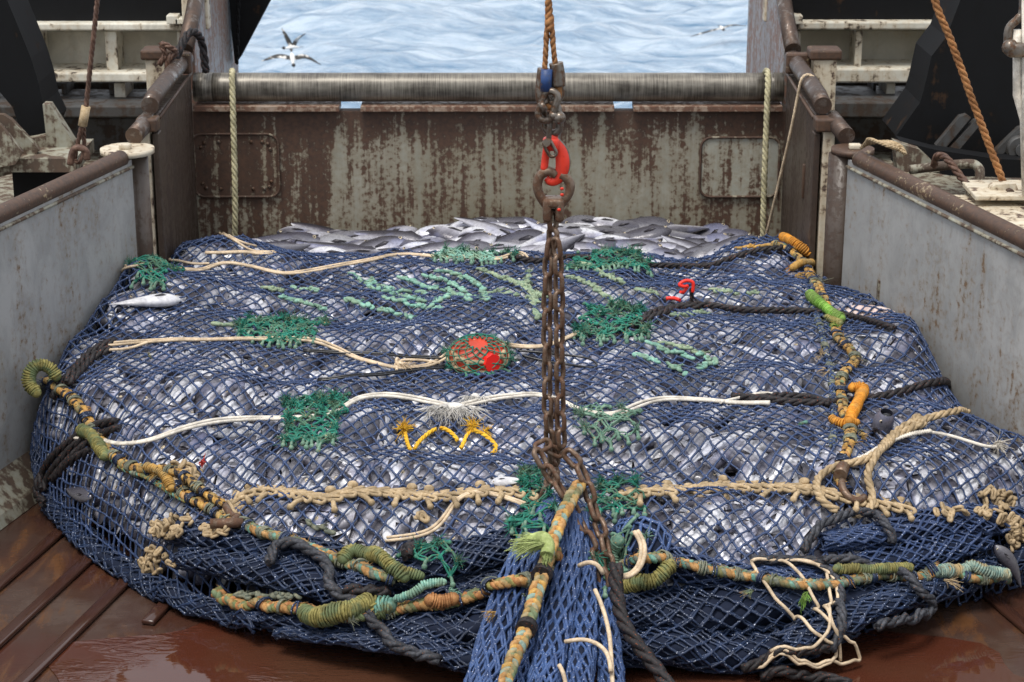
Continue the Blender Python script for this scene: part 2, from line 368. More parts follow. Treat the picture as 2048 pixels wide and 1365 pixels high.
def sea_mat():
    m=mat('sea_water',(.20,.34,.46),.10,spec=.5); t=NT(m)
    a=t.noise(t.coord((1,1.7,1)),2.2,7,.66); t.bump(a,.7,.30)
    h=t.n('NewGeometry'); sx=t.n('SeparateXYZ'); t.l(h.outputs['Position'],sx.inputs[0])
    t.col(t.mix(t.ramp(t.noise(t.coord((.6,1.9,1)),1.0,7,.66),[(.34,0),(.62,1)]),(.07,.18,.31),(.46,.56,.66)))  # pale tone puts the reflected overcast sky into the water colour
    return m
M['sea']=sea_mat()

# ---------------------------------------------------------------- sea, deck, side decks
def sea():
    xs=np.r_[-4000,-900,-200,-60,np.linspace(-24,24,200),60,200,900,4000]
    ys=np.r_[-3000,-300,-40,-5,14,np.linspace(20,75,260),100,160,300,800,4500]
    X,Y=np.meshgrid(xs,ys); P=np.stack([X,Y],-1)
    near=np.clip((24-np.abs(X))/8,0,1)*np.clip((Y-18)/6,0,1)*np.clip((80-Y)/15,0,1)
    z=.26*sn(P*np.array([.55,1.]),5.0,1)+.14*sn(P*np.array([.6,1.]),2.1,2)+.08*sn(P*np.array([.8,1.]),.9,3)
    z=np.abs(z+.2)*1.1   # sharper crests
    Z=-3.1+z*near
    n,m=Z.shape; i,j=np.meshgrid(np.arange(n-1),np.arange(m-1),indexing='ij')
    F=np.stack([i*m+j,i*m+j+1,(i+1)*m+j+1,(i+1)*m+j],-1).reshape(-1,4)
    b=MB(); b.add(np.stack([X,Y,Z],-1),F); tag(b.build('sea',M['sea'],origin=(0,0,-3.1)),kind='structure')
sea()
XL,XR=-1.70,1.455          # inner faces of the narrow pen
LW=[(-1.76,9.06),(-2.12,7.85),(-2.75,5.7),(-3.0,3.0)]
RW=[(1.555,9.06),(2.03,7.56),(2.62,6.2),(2.9,3.0)]
b=MB(); b.add([[-3.2,-3,0],[3.2,-3,0],[3.2,13,0],[-3.2,13,0]],[[0,1,2,3]]); tag(b.build('deck',M['deck'],origin=(0,0,0),smooth=False),kind='structure')
b=MB()
def rib(p,q,w=.052,h=.020):
    b=MB(); p=np.array([*p,h/2+.002]); q=np.array([*q,h/2+.002]); d=q-p; L=np.linalg.norm(d); a=math.atan2(d[1],d[0])
    rot=[[math.cos(a),-math.sin(a),0],[math.sin(a),math.cos(a),0],[0,0,1]]
    b.box((p+q)/2,(L,w,h),rot=rot,bev=.007); tag(b.build('deck_rib',M['rib']),kind='structure')
for k in range(5):
    o=np.array([-2.12+.235*k,6.3]); d=np.array([.235,.95]); L=[1.75,1.5,1.35,.58,.0][k]
    if L: rib(o-d*1.6*(1 if k<3 else 0)+ (d*.35 if k==3 else 0),o+d*L)
for k in range(4):
    o=np.array([1.95+.3*k,6.3]); d=np.array([-.26,.95]); rib(o-d*1.2,o+d*(.62+.28*k))
# shallow bloody water standing on the deck in front of the catch
def puddle():
    xs=np.linspace(-1.55,2.1,60); P=[]
    ang=np.linspace(0,2*math.pi,90,endpoint=False)
    for a in ang:
        r=1+.10*math.sin(3*a+1)+.07*math.sin(5*a)+.05*math.sin(9*a+2)+.03*math.sin(17*a)
        P.append([.05+1.62*r*math.cos(a),5.95+1.0*r*math.sin(a),.004])
    b=MB(); b.add(P+[[.05,5.95,.004]],[[i,(i+1)%90,90] for i in range(90)]); tag(b.build('water',M['water'],smooth=False),kind='structure')
puddle()

# ---------------------------------------------------------------- the catch: height field
FOOT=np.array([(-1.69,10.5),(1.45,10.5),(1.455,9.15),(1.545,9.03),(1.62,8.85),(1.83,8.19),(2.01,7.62),(2.40,7.45),(2.10,7.10),(1.70,6.84),(1.27,6.60),(.9,6.46),(.3,6.36),(-.25,6.40),(-.80,6.55),(-1.28,6.86),(-1.66,7.28),(-1.93,7.7),(-2.07,7.98),(-2.035,8.12),(-1.815,8.86),(-1.765,9.03),(-1.69,9.15)])
def polydist(P):
    A=FOOT;B=np.roll(FOOT,-1,0); D=np.full(P.shape[:-1],1e9); ins=np.zeros(P.shape[:-1],bool)
    for a,c in zip(A,B):
        d=c-a; t=np.clip(((P-a)@d)/(d@d),0,1); q=P-a-t[...,None]*d; D=np.minimum(D,np.hypot(q[...,0],q[...,1]))
        cond=((a[1]>P[...,1])!=(c[1]>P[...,1]))&(P[...,0]<(c[0]-a[0])*(P[...,1]-a[1])/((c[1]-a[1])+1e-12)+a[0]); ins^=cond
    return np.where(ins,D,-D)
GX=np.arange(-2.6,2.8,.015); GY=np.arange(5.2,10.8,.015)
gx,gy=np.meshgrid(GX,GY,indexing='ij'); GP=np.stack([gx,gy],-1)
d=polydist(GP)
top=np.interp(gy,[6.2,6.6,6.9,7.3,8,8.7,9.4,9.9,10.5],[.30,.37,.42,.48,.545,.575,.57,.545,.50])
def gs(cx,cy,sx,sy,a): return a*np.exp(-((gx-cx)/sx)**2-((gy-cy)/sy)**2)
top=top+gs(-1.45,9.55,.30,.28,.075)+gs(1.28,9.5,.32,.3,.075)+gs(.6,8.55,.9,.35,.05)+gs(-.35,8.25,.42,.20,.06)-gs(-.25,8.02,.5,.10,.045)
top=top-gs(-.1,7.62,1.8,.07,.028)+gs(-.2,7.42,1.2,.12,.03)+gs(-1.2,7.9,.4,.5,.05)+gs(1.2,7.8,.5,.35,.04)-gs(0,6.98,1.7,.06,.03)
top=top+.021*sn(GP,.62,1)+.014*sn(GP,.26,2)+.02*sn(GP*np.array([.4,1]),.45,4)
top=top+gs(1.75,8.45,.35,.55,.07)+gs(-1.80,8.9,.36,.38,.125)
top=top-.08*np.clip((-.6-gx)/1.5,0,1)*np.clip((8.6-gy)/1.5,0,1)
Rr=np.interp(gy,[6.5,7.6,8.3,9],[.42,.36,.07,.05]); 
ed=np.sqrt(np.clip(1-(1-np.clip(d/Rr,0,1))**2,0,1)); HM=np.where(d>0,top*ed,0); HM=np.maximum(HM,0)
H1=HM.copy()    # catch alone; HM later also carries the folds laid on it
def hsamp(H,x,y):
    i=np.clip((np.asarray(x)-GX[0])/.015,0,len(GX)-1.001); j=np.clip((np.asarray(y)-GY[0])/.015,0,len(GY)-1.001)
    a=i.astype(int);c=j.astype(int);fx=i-a;fy=j-c
    return H[a,c]*(1-fx)*(1-fy)+H[a+1,c]*fx*(1-fy)+H[a,c+1]*(1-fx)*fy+H[a+1,c+1]*fx*fy
def nrm(H,P,e=.03):
    P=np.asarray(P); dx=(hsamp(H,P[...,0]+e,P[...,1])-hsamp(H,P[...,0]-e,P[...,1]))/(2*e); dy=(hsamp(H,P[...,0],P[...,1]+e)-hsamp(H,P[...,0],P[...,1]-e))/(2*e)
    N=np.stack([-dx,-dy,np.ones_like(dx)],-1); return N/np.linalg.norm(N,axis=-1)[...,None]
TT=np.linspace(5.5,11.5,1600)
def hit(u,v,H=None):
    H=HM if H is None else H; dr=ray(u,v); P=np.array([0,0,CAMZ])+TT[:,None]*dr[None]
    h=hsamp(H,P[:,0],P[:,1]); k=np.argmax(P[:,2]<=h) 
    if not (P[:,2]<=h).any(): k=len(TT)-1
    if k>0:
        a=P[k-1,2]-h[k-1]; c=h[k]-P[k,2]; f=a/(a+c+1e-9); return P[k-1]*(1-f)+P[k]*f
    return P[k]
def onpile(px,off=.0,ds=.012,H=None,sm=6,n=10,closed=False,lift=None):
    """path traced in the photo, laid on the catch"""
    H=HM if H is None else H
    q=cat(px,n,closed); P=np.array([hit(u,v,H) for u,v in q[:,:2]])
    P=resample(P,ds); P=smooth(P,sm)
    z=hsamp(H,P[:,0],P[:,1]); P[:,2]=np.maximum(P[:,2],z)
    P=P+nrm(H,P)*off
    return smooth(P,2)
def stamp(P,r,flat=1.0):
    """raise the height map where a fold lies"""
    for p,rr in zip(P,np.broadcast_to(r,len(P))):
        i0=max(0,int((p[0]-rr-GX[0])/.015)); i1=int((p[0]+rr-GX[0])/.015)+2; j0=max(0,int((p[1]-rr-GY[0])/.015)); j1=int((p[1]+rr-GY[0])/.015)+2
        sx=gx[i0:i1,j0:j1]-p[0]; sy=gy[i0:i1,j0:j1]-p[1]; q=rr*rr-sx*sx-sy*sy
        HM[i0:i1,j0:j1]=np.maximum(HM[i0:i1,j0:j1],np.where(q>0,p[2]+flat*np.sqrt(np.maximum(q,0)),0))

# ---------------------------------------------------------------- net surface generator
def twine(b,A,B_,NA,NB,r,m=0,sag=.0,k=5,jit=.0):
    t=np.array([0,.33,.67,1.])[None,:,None]
    CV=A[:,None,:]*(1-t)+B_[:,None,:]*t
    NH=NA[:,None,:]*(1-t)+NB[:,None,:]*t
    bulge=(np.array([0,1,1,0.])[None,:,None])*sag
    CV=CV+NH*bulge
    if jit: 
        J=rng.normal(size=CV.shape)*jit; J[:,[0,3]]=0; CV=CV+J
    rr=r*(1+.12*rng.normal(size=(len(A),1)))*np.array([1.15,.95,.95,1.15])[None]
    b.tubes(CV,rr,k,m,NH)
CX,CY=-.05,8.25
def main_net(root):
    naz,nr=512,420; az=np.linspace(-math.pi,math.pi,naz+1); rr=np.linspace(0,3.1,nr)
    X=CX+np.cos(az)[:,None]*rr; Y=CY+np.sin(az)[:,None]*rr
    Hs=hsamp(H1,X,Y); ds=np.hypot(np.diff(rr)[None],np.diff(Hs,axis=1)); S=np.c_[np.zeros(naz+1),np.cumsum(ds,1)]
    a,c=.0300,.0390; ni,nj=126,106
    I,J=np.meshgrid(np.arange(-ni,ni+1),np.arange(-nj,nj+1),indexing='ij'); ok=(I+J)%2==0
    U=I*a;V=J*c; UV=np.stack([U,V],-1)
    U2=U+.028*sn(UV,1.15,3)+.010*sn(UV,.42,5); V2=V+.036*sn(UV,1.0,4)+.012*sn(UV,.38,6)
    U2=U2+rng.normal(size=U.shape)*.0022; V2=V2+rng.normal(size=U.shape)*.0022
    s=np.hypot(U2,V2); th=np.arctan2(V2,U2); fi=(th+math.pi)/(2*math.pi)*naz; i0=np.clip(fi.astype(int),0,naz-1); fr=fi-i0
    rad=np.zeros_like(s)
    for idx in np.ndindex(s.shape):
        if not ok[idx]: continue
        q=i0[idx]; f=fr[idx]; rad[idx]=np.interp(s[idx],S[q],rr)*(1-f)+np.interp(s[idx],S[q+1],rr)*f
    x=CX+rad*np.cos(th); y=CY+rad*np.sin(th); P=np.stack([x,y],-1); z=hsamp(H1,x,y)
    inside=(polydist(P)>-.035)&ok&(rad<3.05)
    back=np.interp(x,[-1.7,-1.35,-1.1,-.3,.5,1.0,1.3,1.5],[10.0,9.95,9.80,9.66,9.78,9.86,10.02,10.05])+.02*sn(P,.3,2)
    inside&=y<back
    N=nrm(H1,P,.02); z3=np.stack([x,y,z],-1)+N*(.010+.008*sn(P,.5,9)[...,None])
    b=MB()
    def link(di,dj):
        sl=lambda q,d_:q[max(0,-d_[0]):q.shape[0]-max(0,d_[0]),max(0,-d_[1]):q.shape[1]-max(0,d_[1])]
        A=sl(z3,(di,dj));B=sl(z3,(-di,-dj)); NA=sl(N,(di,dj));NB=sl(N,(-di,-dj)); k=sl(inside,(di,dj))&sl(inside,(-di,-dj))
        A=A[k];B=B[k];NA=NA[k];NB=NB[k]; L=np.linalg.norm(A-B,axis=1); g=L<.16
        twine(b,A[g],B[g],NA[g],NB[g],.0046,0,sag=.002,jit=.0014)
    link(1,1); link(1,-1)
    b.blobs(z3[inside],.0100*rng.uniform(.8,1.2,inside.sum()))
    o=b.build('netting',M['net'],root); return z3[inside]
def tube_net(b,P,r,cells,pitch,tw=.0048,m=0,phase=0,flat=.75,jit=.0015):
    """netting wrapped round a fold that follows path P"""
    P=resample(P,pitch/2); n=len(P); r=np.interp(np.linspace(0,1,n),np.linspace(0,1,len(np.atleast_1d(r))),np.atleast_1d(r))
    T,S,U=frames(P); I,J=np.meshgrid(np.arange(n),np.arange(cells*2),indexing='ij'); ok=(I+J)%2==0
    th=J/(cells*2)*2*math.pi+phase+.25*np.sin(I*.13)
    rad=r[I]*(1+.10*np.sin(th*3+I*.09)+.05*np.sin(th*5-I*.21))
    X=P[I]+S[I]*(np.cos(th)*rad)[...,None]+U[I]*(np.sin(th)*rad*flat)[...,None]+rng.normal(size=I.shape+(3,))*.0015
    NN=S[I]*np.cos(th)[...,None]+U[I]*np.sin(th)[...,None]
    for dj in(1,-1):
        A=X[:-1];B=np.roll(X,-dj,1)[1:];NA=NN[:-1];NB=np.roll(NN,-dj,1)[1:];k=ok[:-1]
        twine(b,A[k],B[k],NA[k],NB[k],tw,m,jit=jit)
    b.blobs(X[ok],tw*1.6,m)
    return P,r
def fold(root,px,r,cells,pitch=.055,off=.5,name='net_fold',mt='net',P=None,tw=.0048,flat=.75,st=True,label=None,dense=.72):
    r=np.atleast_1d(np.array(r,float))
    if P is None: P=onpile(px,0,.02,sm=10)
    n=len(P); rr=np.interp(np.linspace(0,1,n),np.linspace(0,1,len(r)),r); P=P.copy()
    if px is not None: P=P+nrm(HM,P,.06)*(rr*off)[:,None]; P[:,2]=np.maximum(P[:,2],rr*flat*.8)
    P=smooth(P,6); b=MB()
    b2=[]; Pc=resample(P,.02); rc=np.interp(np.linspace(0,1,len(Pc)),np.linspace(0,1,len(r)),r)
    T,S,U=frames(Pc); k=14; th=np.arange(k)*2*math.pi/k
    wob=1+.10*np.sin(th*3)[None]+.06*np.sin(th[None]*2+np.arange(len(Pc))[:,None]*.15)
    tap=np.sqrt(np.clip(np.minimum(np.arange(len(Pc)),np.arange(len(Pc))[::-1])/3.0,0.02,1))
    V=Pc[:,None]+S[:,None]*(np.cos(th)[None]*wob*(rc*.86*tap)[:,None])[...,None]+U[:,None]*(np.sin(th)[None]*wob*(rc*.86*flat*tap)[:,None])[...,None]
    i=np.arange(len(Pc)-1)[:,None];j=np.arange(k)[None]; F=np.stack([i*k+j,i*k+(j+1)%k,(i+1)*k+(j+1)%k,(i+1)*k+j],-1).reshape(-1,4)
    b.add(V,F,1)
    cells=max(6,int(cells*dense)); pitch*=1.3; tube_net(b,P,r,cells,pitch,tw*1.1,0,flat=flat)
    tube_net(b,P,r*.92,cells,pitch*1.12,tw,0,phase=.3,flat=flat)
    if st: stamp(P[::2],np.interp(np.linspace(0,1,len(P[::2])),np.linspace(0,1,len(r)),r)*.95,flat)
    o=b.build(name,[M[mt],M['core']],root)
    if label: o['label']=label
    return o,P
# ---------------------------------------------------------------- rope generators
def strands(b,P,r,mats=(0,0,0),pitch=None,k=6,n=3,rs=None):
    """laid rope: strands twisted round the path"""
    pitch=pitch or r*7; P=resample(P,pitch/9); T,S,U=frames(P,(0.05,.02,1)); L=np.arange(len(P))*pitch/9
    for q in range(n):
        a=L/pitch*2*math.pi+q*2*math.pi/n; rs_=rs or r*.56
        b.tube(P+(S*np.cos(a)[:,None]+U*np.sin(a)[:,None])*(r*.5),rs_,k,mats[q%len(mats)])
def plait(b,P,w,mats=(0,1,2),pitch=None,k=6):
    """flat braid"""
    pitch=pitch or w*2.6; P=resample(P,pitch/12); T,S,U=frames(P); L=np.arange(len(P))*pitch/12
    n=len(mats)
    for q,m in enumerate(mats):
        a=L/pitch*2*math.pi+q*2*math.pi/n
        j=1+.22*np.sin(L*37+q*2+len(P))*np.sin(L*13+q); b.tube(P+S*(np.sin(a)*w*.62*j)[:,None]+U*(np.sin(2*a)*w*.26)[:,None]+rng.normal(size=P.shape)*w*.03,w*.42*(1+.16*np.sin(L*90+q)*np.sin(L*23)+.05*rng.normal(size=len(P))),k,m)
def coil(b,P,r,tr,m=0,pitch=None,k=5):
    """whipping: thin line wound tightly round a path"""
    pitch=pitch or tr*2.05; P=resample(P,pitch/10); T,S,U=frames(P); L=np.arange(len(P))*pitch/10; a=L/pitch*2*math.pi
    rv=r*(1+.10*np.sin(L*31+r*900)+.05*np.sin(a*.37)); b.tube(P+(S*np.cos(a)[:,None]+U*np.sin(a)[:,None])*rv[:,None],tr*(1+.15*np.sin(a*.73)),k,m)
def tuft(b,p,dirv,L,spread,n,r=.0014,m=0,curl=.5):
    """frayed fibres"""
    p=np.array(p,float); dv=np.array(dirv,float); dv/=np.linalg.norm(dv); K=6
    D=dv[None]+rng.normal(size=(n,3))*spread; D/=np.linalg.norm(D,axis=1)[:,None]
    t=np.linspace(0,1,K)[None,:,None]; LL=(L*rng.uniform(.6,1.15,n))[:,None,None]
    bend=rng.normal(size=(n,3))*curl; CV=p+rng.normal(size=(n,1,3))*r*2+D[:,None]*t*LL+bend[:,None]*(t**2)*LL*.5-np.array([0,0,1.])*(t**2)*LL*.25
    b.tubes(CV,r*np.linspace(1.2,.5,K)[None]*np.ones((n,1)),3,m)
def one(b,name,mats,label,cat_,group=None,parent=None):
    o=b.build(name,mats,parent)
    if parent is None: tag(o,label,cat_,group)
    elif label: o['label']=label
    return o
# ---------------------------------------------------------------- ship's structure round the pen
def pxbox(b,u0,v0,u1,v1,Y,dep,m=0,bev=0):
    """box whose front face fills these photo pixels at depth Y"""
    a=aty(u0,v1,Y);c=aty(u1,v0,Y); b.box(((a[0]+c[0])/2,Y+dep/2,(a[2]+c[2])/2),(abs(c[0]-a[0]),dep,abs(c[2]-a[2])),m,bev=bev)
def pxpoly(b,pts,Y,dep,m=0): 
    P=[aty(u,v,Y) for u,v in pts]; b.prism([(p[0],p[2]) for p in P],Y,Y+dep,m)
# rusty gate across the stern
def stern_gate():
    r=thing('stern_gate','rusty grey steel gate across the stern behind the fish heap','gate',(-.12,10.5,0))
    z1=aty(975,224,10.5)[2]; b=MB(); b.box((-.12,10.56,z1/2),(3.17,.08,z1),bev=.006); one(b,'plate',[M['transom']],None,None,parent=r)
    zt=aty(975,210,10.5)[2]
    for u0,u1 in((386,678),(721,1229),(1267,1566)):
        a=aty(u0,224,10.47);c=aty(u1,210,10.47); b=MB(); b.box(((a[0]+c[0])/2,10.54,(z1+.003+zt)/2),(c[0]-a[0],.14,zt-z1-.006),bev=.004); one(b,'top_flange',[M['flange']],None,None,parent=r)
    for u0,v0,u1,v1,lab in((360,268,556,396,'rust brown bolted hatch with round corners'),(1398,275,1566,396,'grey painted hatch with rusty edges')):
        a=aty(max(u0,388),v1,10.5);c=aty(min(u1,1562),v0,10.5); cx,cz=(a[0]+c[0])/2,(a[2]+c[2])/2; w_,h_=c[0]-a[0],c[2]-a[2]
        def rr(k,rad):
            pts=[]
            for sx,sz,a0 in((1,1,0),(-1,1,90),(-1,-1,180),(1,-1,270)):
                for q in range(7):
                    an=R(a0+q*15); pts.append((cx+sx*(w_/2*k-rad)+rad*math.cos(an),cz+sz*(h_/2-(1-k)*w_/2-rad)+rad*math.sin(an)))
            return pts
        b=MB(); b.prism(rr(1,.06),10.512,10.53); h=one(b,'hatch',[M['hatch' if u0<900 else 'hatch2']],lab,None,parent=r)
        b=MB(); e=rr(.985,.055); b.tube([(x,10.508,z) for x,z in e],.007,6,closed=True); one(b,'weld_bead',[M['hatch']],None,None,parent=h)
        if u0<900:
            b=MB(); e=rr(.80,.04)
            for x,z in e[::3]: b.ball((x,10.51,z),(.011,.008,.011),nu=8,nv=5)
            for k in(.25,.5,.75): 
                b.ball((cx+(k-.5)*w_*.75,10.51,cz+h_*.5-w_*.10),(.011,.008,.011),nu=8,nv=5); b.ball((cx+(k-.5)*w_*.75,10.51,cz-h_*.5+w_*.10),(.011,.008,.011),nu=8,nv=5)
            one(b,'bolts',[M['steel']],None,None,parent=h)
stern_gate()
def stern_roller():
    a=aty(386,179,10.5); c=aty(1568,179,10.5); rad=(aty(900,150,10.5)[2]-aty(900,208,10.5)[2])/2
    r=thing('stern_roller','long worn steel roller lying over the rusty stern gate','roller',(-.12,10.5,a[2]-rad))
    b=MB(); x=np.linspace(a[0]+.1,c[0]-.1,60); b.tube(np.c_[x,np.full(60,10.56),np.full(60,a[2])],rad*.985,40,cap=True); one(b,'drum',[M['roller']],None,None,parent=r)
    for x0,x1 in((a[0],a[0]+.1),(c[0]-.1,c[0])):
        b=MB(); b.tube([(x0,10.56,a[2]),(x1,10.56,a[2])],rad,40); b.tube([(x0+.045,10.56,a[2]),(x0+.055,10.56,a[2])],rad*1.02,40); one(b,'end_collar',[M['roller']],None,None,parent=r)
stern_roller()
def pen_side(s):
    """narrow part of the pen: dark plate with pipe rail, post, end post"""
    side='left' if s<0 else 'right'; X=XL if s<0 else XR; o=s
    r=thing('pen_wall','dark worn plate wall with steel pipe cap %s the stern roller, on the %s'%('beside',('port hand by the rusty hatch' if s<0 else 'starboard hand where the thin line hangs')),'wall',(X,10,0))
    zt=1.40
    b=MB(); b.box((X+o*.03,9.98,zt/2-.04),(.06,1.04,zt-.08),bev=.006); one(b,'plate',[M['darkplate']],None,None,parent=r)
    b=MB(); b.tube([(X+o*.032,9.44,zt-.035),(X+o*.032,9.6,zt-.015),(X+o*.032,10.35,zt+.0),(X+o*.032,10.55,zt+.0)],.043,20); one(b,'cap_rail',[M['rail2']],None,None,parent=r)
    b=MB(); b.tube([(X-o*.004,9.47,zt-.1),(X-o*.004,10.5,zt-.07)],.010,6); one(b,'weld_bead',[M['rail']],None,None,parent=r)
    # near end post, white face
    b=MB(); b.box((X+o*.058,9.42,zt/2-.07),(.055,.09,zt-.14),bev=.006); one(b,'end_post',[M['cream']],None,None,parent=r)
    b=MB(); b.box((X+o*.04,9.41,zt-.115),(.10,.11,.065),bev=.01); one(b,'post_head',[M['rail']],None,None,parent=r)
    b=MB(); b.box((X+o*.004,9.43,zt/2-.08),(.030,.085,zt-.16),bev=.004); one(b,'edge_bar',[M['darkplate']],None,None,parent=r)
    if s>0:
        b=MB(); b.box((X-.004,9.72,.93),(.012,.035,.17),bev=.003); one(b,'slot',[M['rail']],None,None,parent=r)
    # taller post behind the rail
    b=MB(); q_=.165 if s>0 else .135; b.box((X+o*q_,10.33,.75),(.12,.12,1.42),bev=.008); one(b,'back_post',[M['cream']],None,None,parent=r)
    b=MB(); b.box((X+o*q_,10.33,1.465),(.165,.15,.055),bev=.012); b.box((X+o*.04,10.40,1.40),(.13,.06,.11),bev=.012); one(b,'post_cap',[M['rail']],None,None,parent=r)
for s in(-1,1): pen_side(s)
def ramp_side(s):
    X=XL if s<0 else XR; o=s; 
    r=thing('ramp_wall','streaked grey ramp side plate rising beyond the roller next to the sea, %s'%('under the dark slanted plate' if s<0 else 'right of the open water'),'wall',(X,11.2,0))
    b=MB(); prof=[(10.66,0),(12.35,0),(12.35,2.6),(11.35,2.6),(11.25,1.75),(10.66,1.42)]
    n=len(prof); v=[[X,y,z] for y,z in prof]+[[X+o*.07,y,z] for y,z in prof]
    b.add(v,[[i,(i+1)%n,(i+1)%n+n,i+n] for i in range(n)]); b.f.append(np.array([list(range(n))[::-1]])); b.m.append(np.zeros(1)); b.f.append(np.array([list(range(n,2*n))])); b.m.append(np.zeros(1))
    one(b,'plate',[M['ramp']],None,None,parent=r).data.polygons.foreach_set('use_smooth',[False]*8)
    b=MB(); b.tube([(X+o*.035,10.56,1.44),(X+o*.035,10.9,1.58),(X+o*.035,11.22,1.76)],.043,18); one(b,'cap_rail',[M['rail2']],None,None,parent=r)
    return X
for s in(-1,1): ramp_side(s)
b=MB(); pxpoly(b,[(455,-60),(560,-60),(541,0),(479,118),(470,128),(462,60)],12.0,.12); one(b,'slanted_plate',[M['black']],'black slanted steel plate above the sea at upper left','plate')
def link_curve(c,t,n,L,W,wr,k=20):
    """stadium ring: long axis t, plane normal n"""
    t=t/np.linalg.norm(t); n=n-t*(n@t); n/=np.linalg.norm(n); s_=np.cross(n,t); P=[]
    for q in range(k):
        a=q*2*math.pi/k; x=math.cos(a)*(W/2-wr); y=math.sin(a)*(W/2-wr); y+=(L/2-W/2)*(1 if y>0 else -1 if y<0 else 0)
        P.append(c+s_*x+t*y)
    return np.array(P)
b=MB(); p0=aty(477,-20,11.9); p1=aty(474,128,11.9)
r=thing('hanging_chain','short dark chain hanging below the slanted plate by the sea','chain',p1); n_=12
for i in range(n_):
    c=p0+(p1-p0)*(i+.5)/n_; L=np.linalg.norm(p1-p0)/n_; q=MB(); q.tube(link_curve(c,np.array([0,0,1.]),np.array([1.,.3,0]) if i%2 else np.array([-.3,1.,0]),L*1.35,L*.75,.009,14),.009,6,closed=True); one(q,'link',[M['black']],None,None,parent=r)
def front_wall(s):
    pts=LW if s<0 else RW; o=s
    r=thing('pen_wall','pale grey flared steel wall with brown pipe rail, %s'%('its top plate cream, beside the hanging rusty wire' if s<0 else 'tan rope lashed round its rail'),'wall',(pts[0][0],pts[0][1],0))
    zt=1.19; q=pts
    b=MB()
    for i in range(len(q)-1):
        z0=(.0,.0); 
        if s<0: b.slab(q[i],q[i+1],z0,(zt,zt),-.03)
        else: b.slab(q[i],q[i+1],z0,(zt-(0 if i==0 else .16),zt-(.16 if i==0 else .16)) if False else (zt if i==0 else zt-.02,zt-.02 if i==0 else zt-.45),.03)
    one(b,'panel',[M['panel']],None,None,parent=r).data.polygons.foreach_set('use_smooth',[False]*(6*(len(q)-1)))
    zz=[zt,zt,zt,zt] if s<0 else [zt,zt-.02,zt-.45,zt-.9]
    P=np.array([[x+o*.03,y,z+.012] for (x,y),z in zip(q,zz)]); P[0]+=(P[1]-P[0])*.03
    P=resample(P,.05); b=MB(); b.tube(smooth(P,2),.039,20); one(b,'cap_rail',[M['rail']],None,None,parent=r)
    b=MB(); P2=resample(np.array([[x-o*.004,y,z-.035] for (x,y),z in zip(q,zz)]),.05); b.tube(P2,.009,6); one(b,'weld_bead',[M['bracket']],None,None,parent=r)
    # hinge post
    hx=pts[0][0]-o*.012; b=MB(); b.tube([(hx,9.14,0),(hx,9.14,zt+.01)],.05 if s<0 else .066,28); one(b,'hinge_post',[M['darkplate']],None,None,parent=r)
    b=MB(); b.tube([(hx+o*.045,9.14,zt+.012),(hx+o*.045,9.14,zt+.036)],.125 if s<0 else .10,36); 
    o_=one(b,'top_plate',[M['cream' if s<0 else 'rail']],None,None,parent=r)
    b=MB(); b.box((hx+o*.05,9.12,zt+.048),(.055,.04,.025),bev=.006); one(b,'bolt',[M['cream']],None,None,parent=o_)
    # short pipe stub between hinge and pen wall
    b=MB(); b.tube([(hx+o*.03,9.24,zt+.07),(hx+o*.0,9.42,zt+.10),(hx-o*.0,9.5,zt+.10)],.042,18); one(b,'stub_rail',[M['rail2']],None,None,parent=r)
for s in(-1,1): front_wall(s)
# cream kerb at the foot of the left wall
b=MB(); a=np.array([-2.07,8.02]); c=np.array([-2.48,6.6])
v=[[*a,.0],[*c,0],[*(c+[.0,0]),.15],[*(a+[0,0]),.15],[*(a+[.14,.0]),.0],[*(c+[.14,0]),0]]
v=[[a[0]-.02,a[1],0],[c[0]-.02,c[1],0],[c[0]-.02,c[1],.17],[a[0]-.02,a[1],.17],[a[0]+.13,a[1]-.03,.003],[c[0]+.13,c[1]-.03,.003],[c[0]+.11,c[1]-.03,.05],[a[0]+.11,a[1]-.03,.05]]
b.add(v,[[2,3,7,6],[6,7,4,5],[3,0,4,7],[1,2,6,5]]); o_=one(b,'kerb',[M['bracket']],'cream sloping steel kerb between the left wall and the wet deck','kerb'); o_.data.polygons.foreach_set('use_smooth',[False]*4)

# side decks outside the pen
for s in(-1,1):
    b=MB(); x0=1.9 if s<0 else 1.66; b.box((s*(x0+1.6),10.4,.40),(3.2,3.4,.62)); 
    v=[[s*2.15,8.72,0],[s*5,8.72,0],[s*5,8.72,.70],[s*2.15,8.72,.70]]
    b.box((s*4.3,6.9,.40),(3.2,3.6,.62)); tag(b.build('side_deck',[M['bracket']],smooth=False),kind='structure')
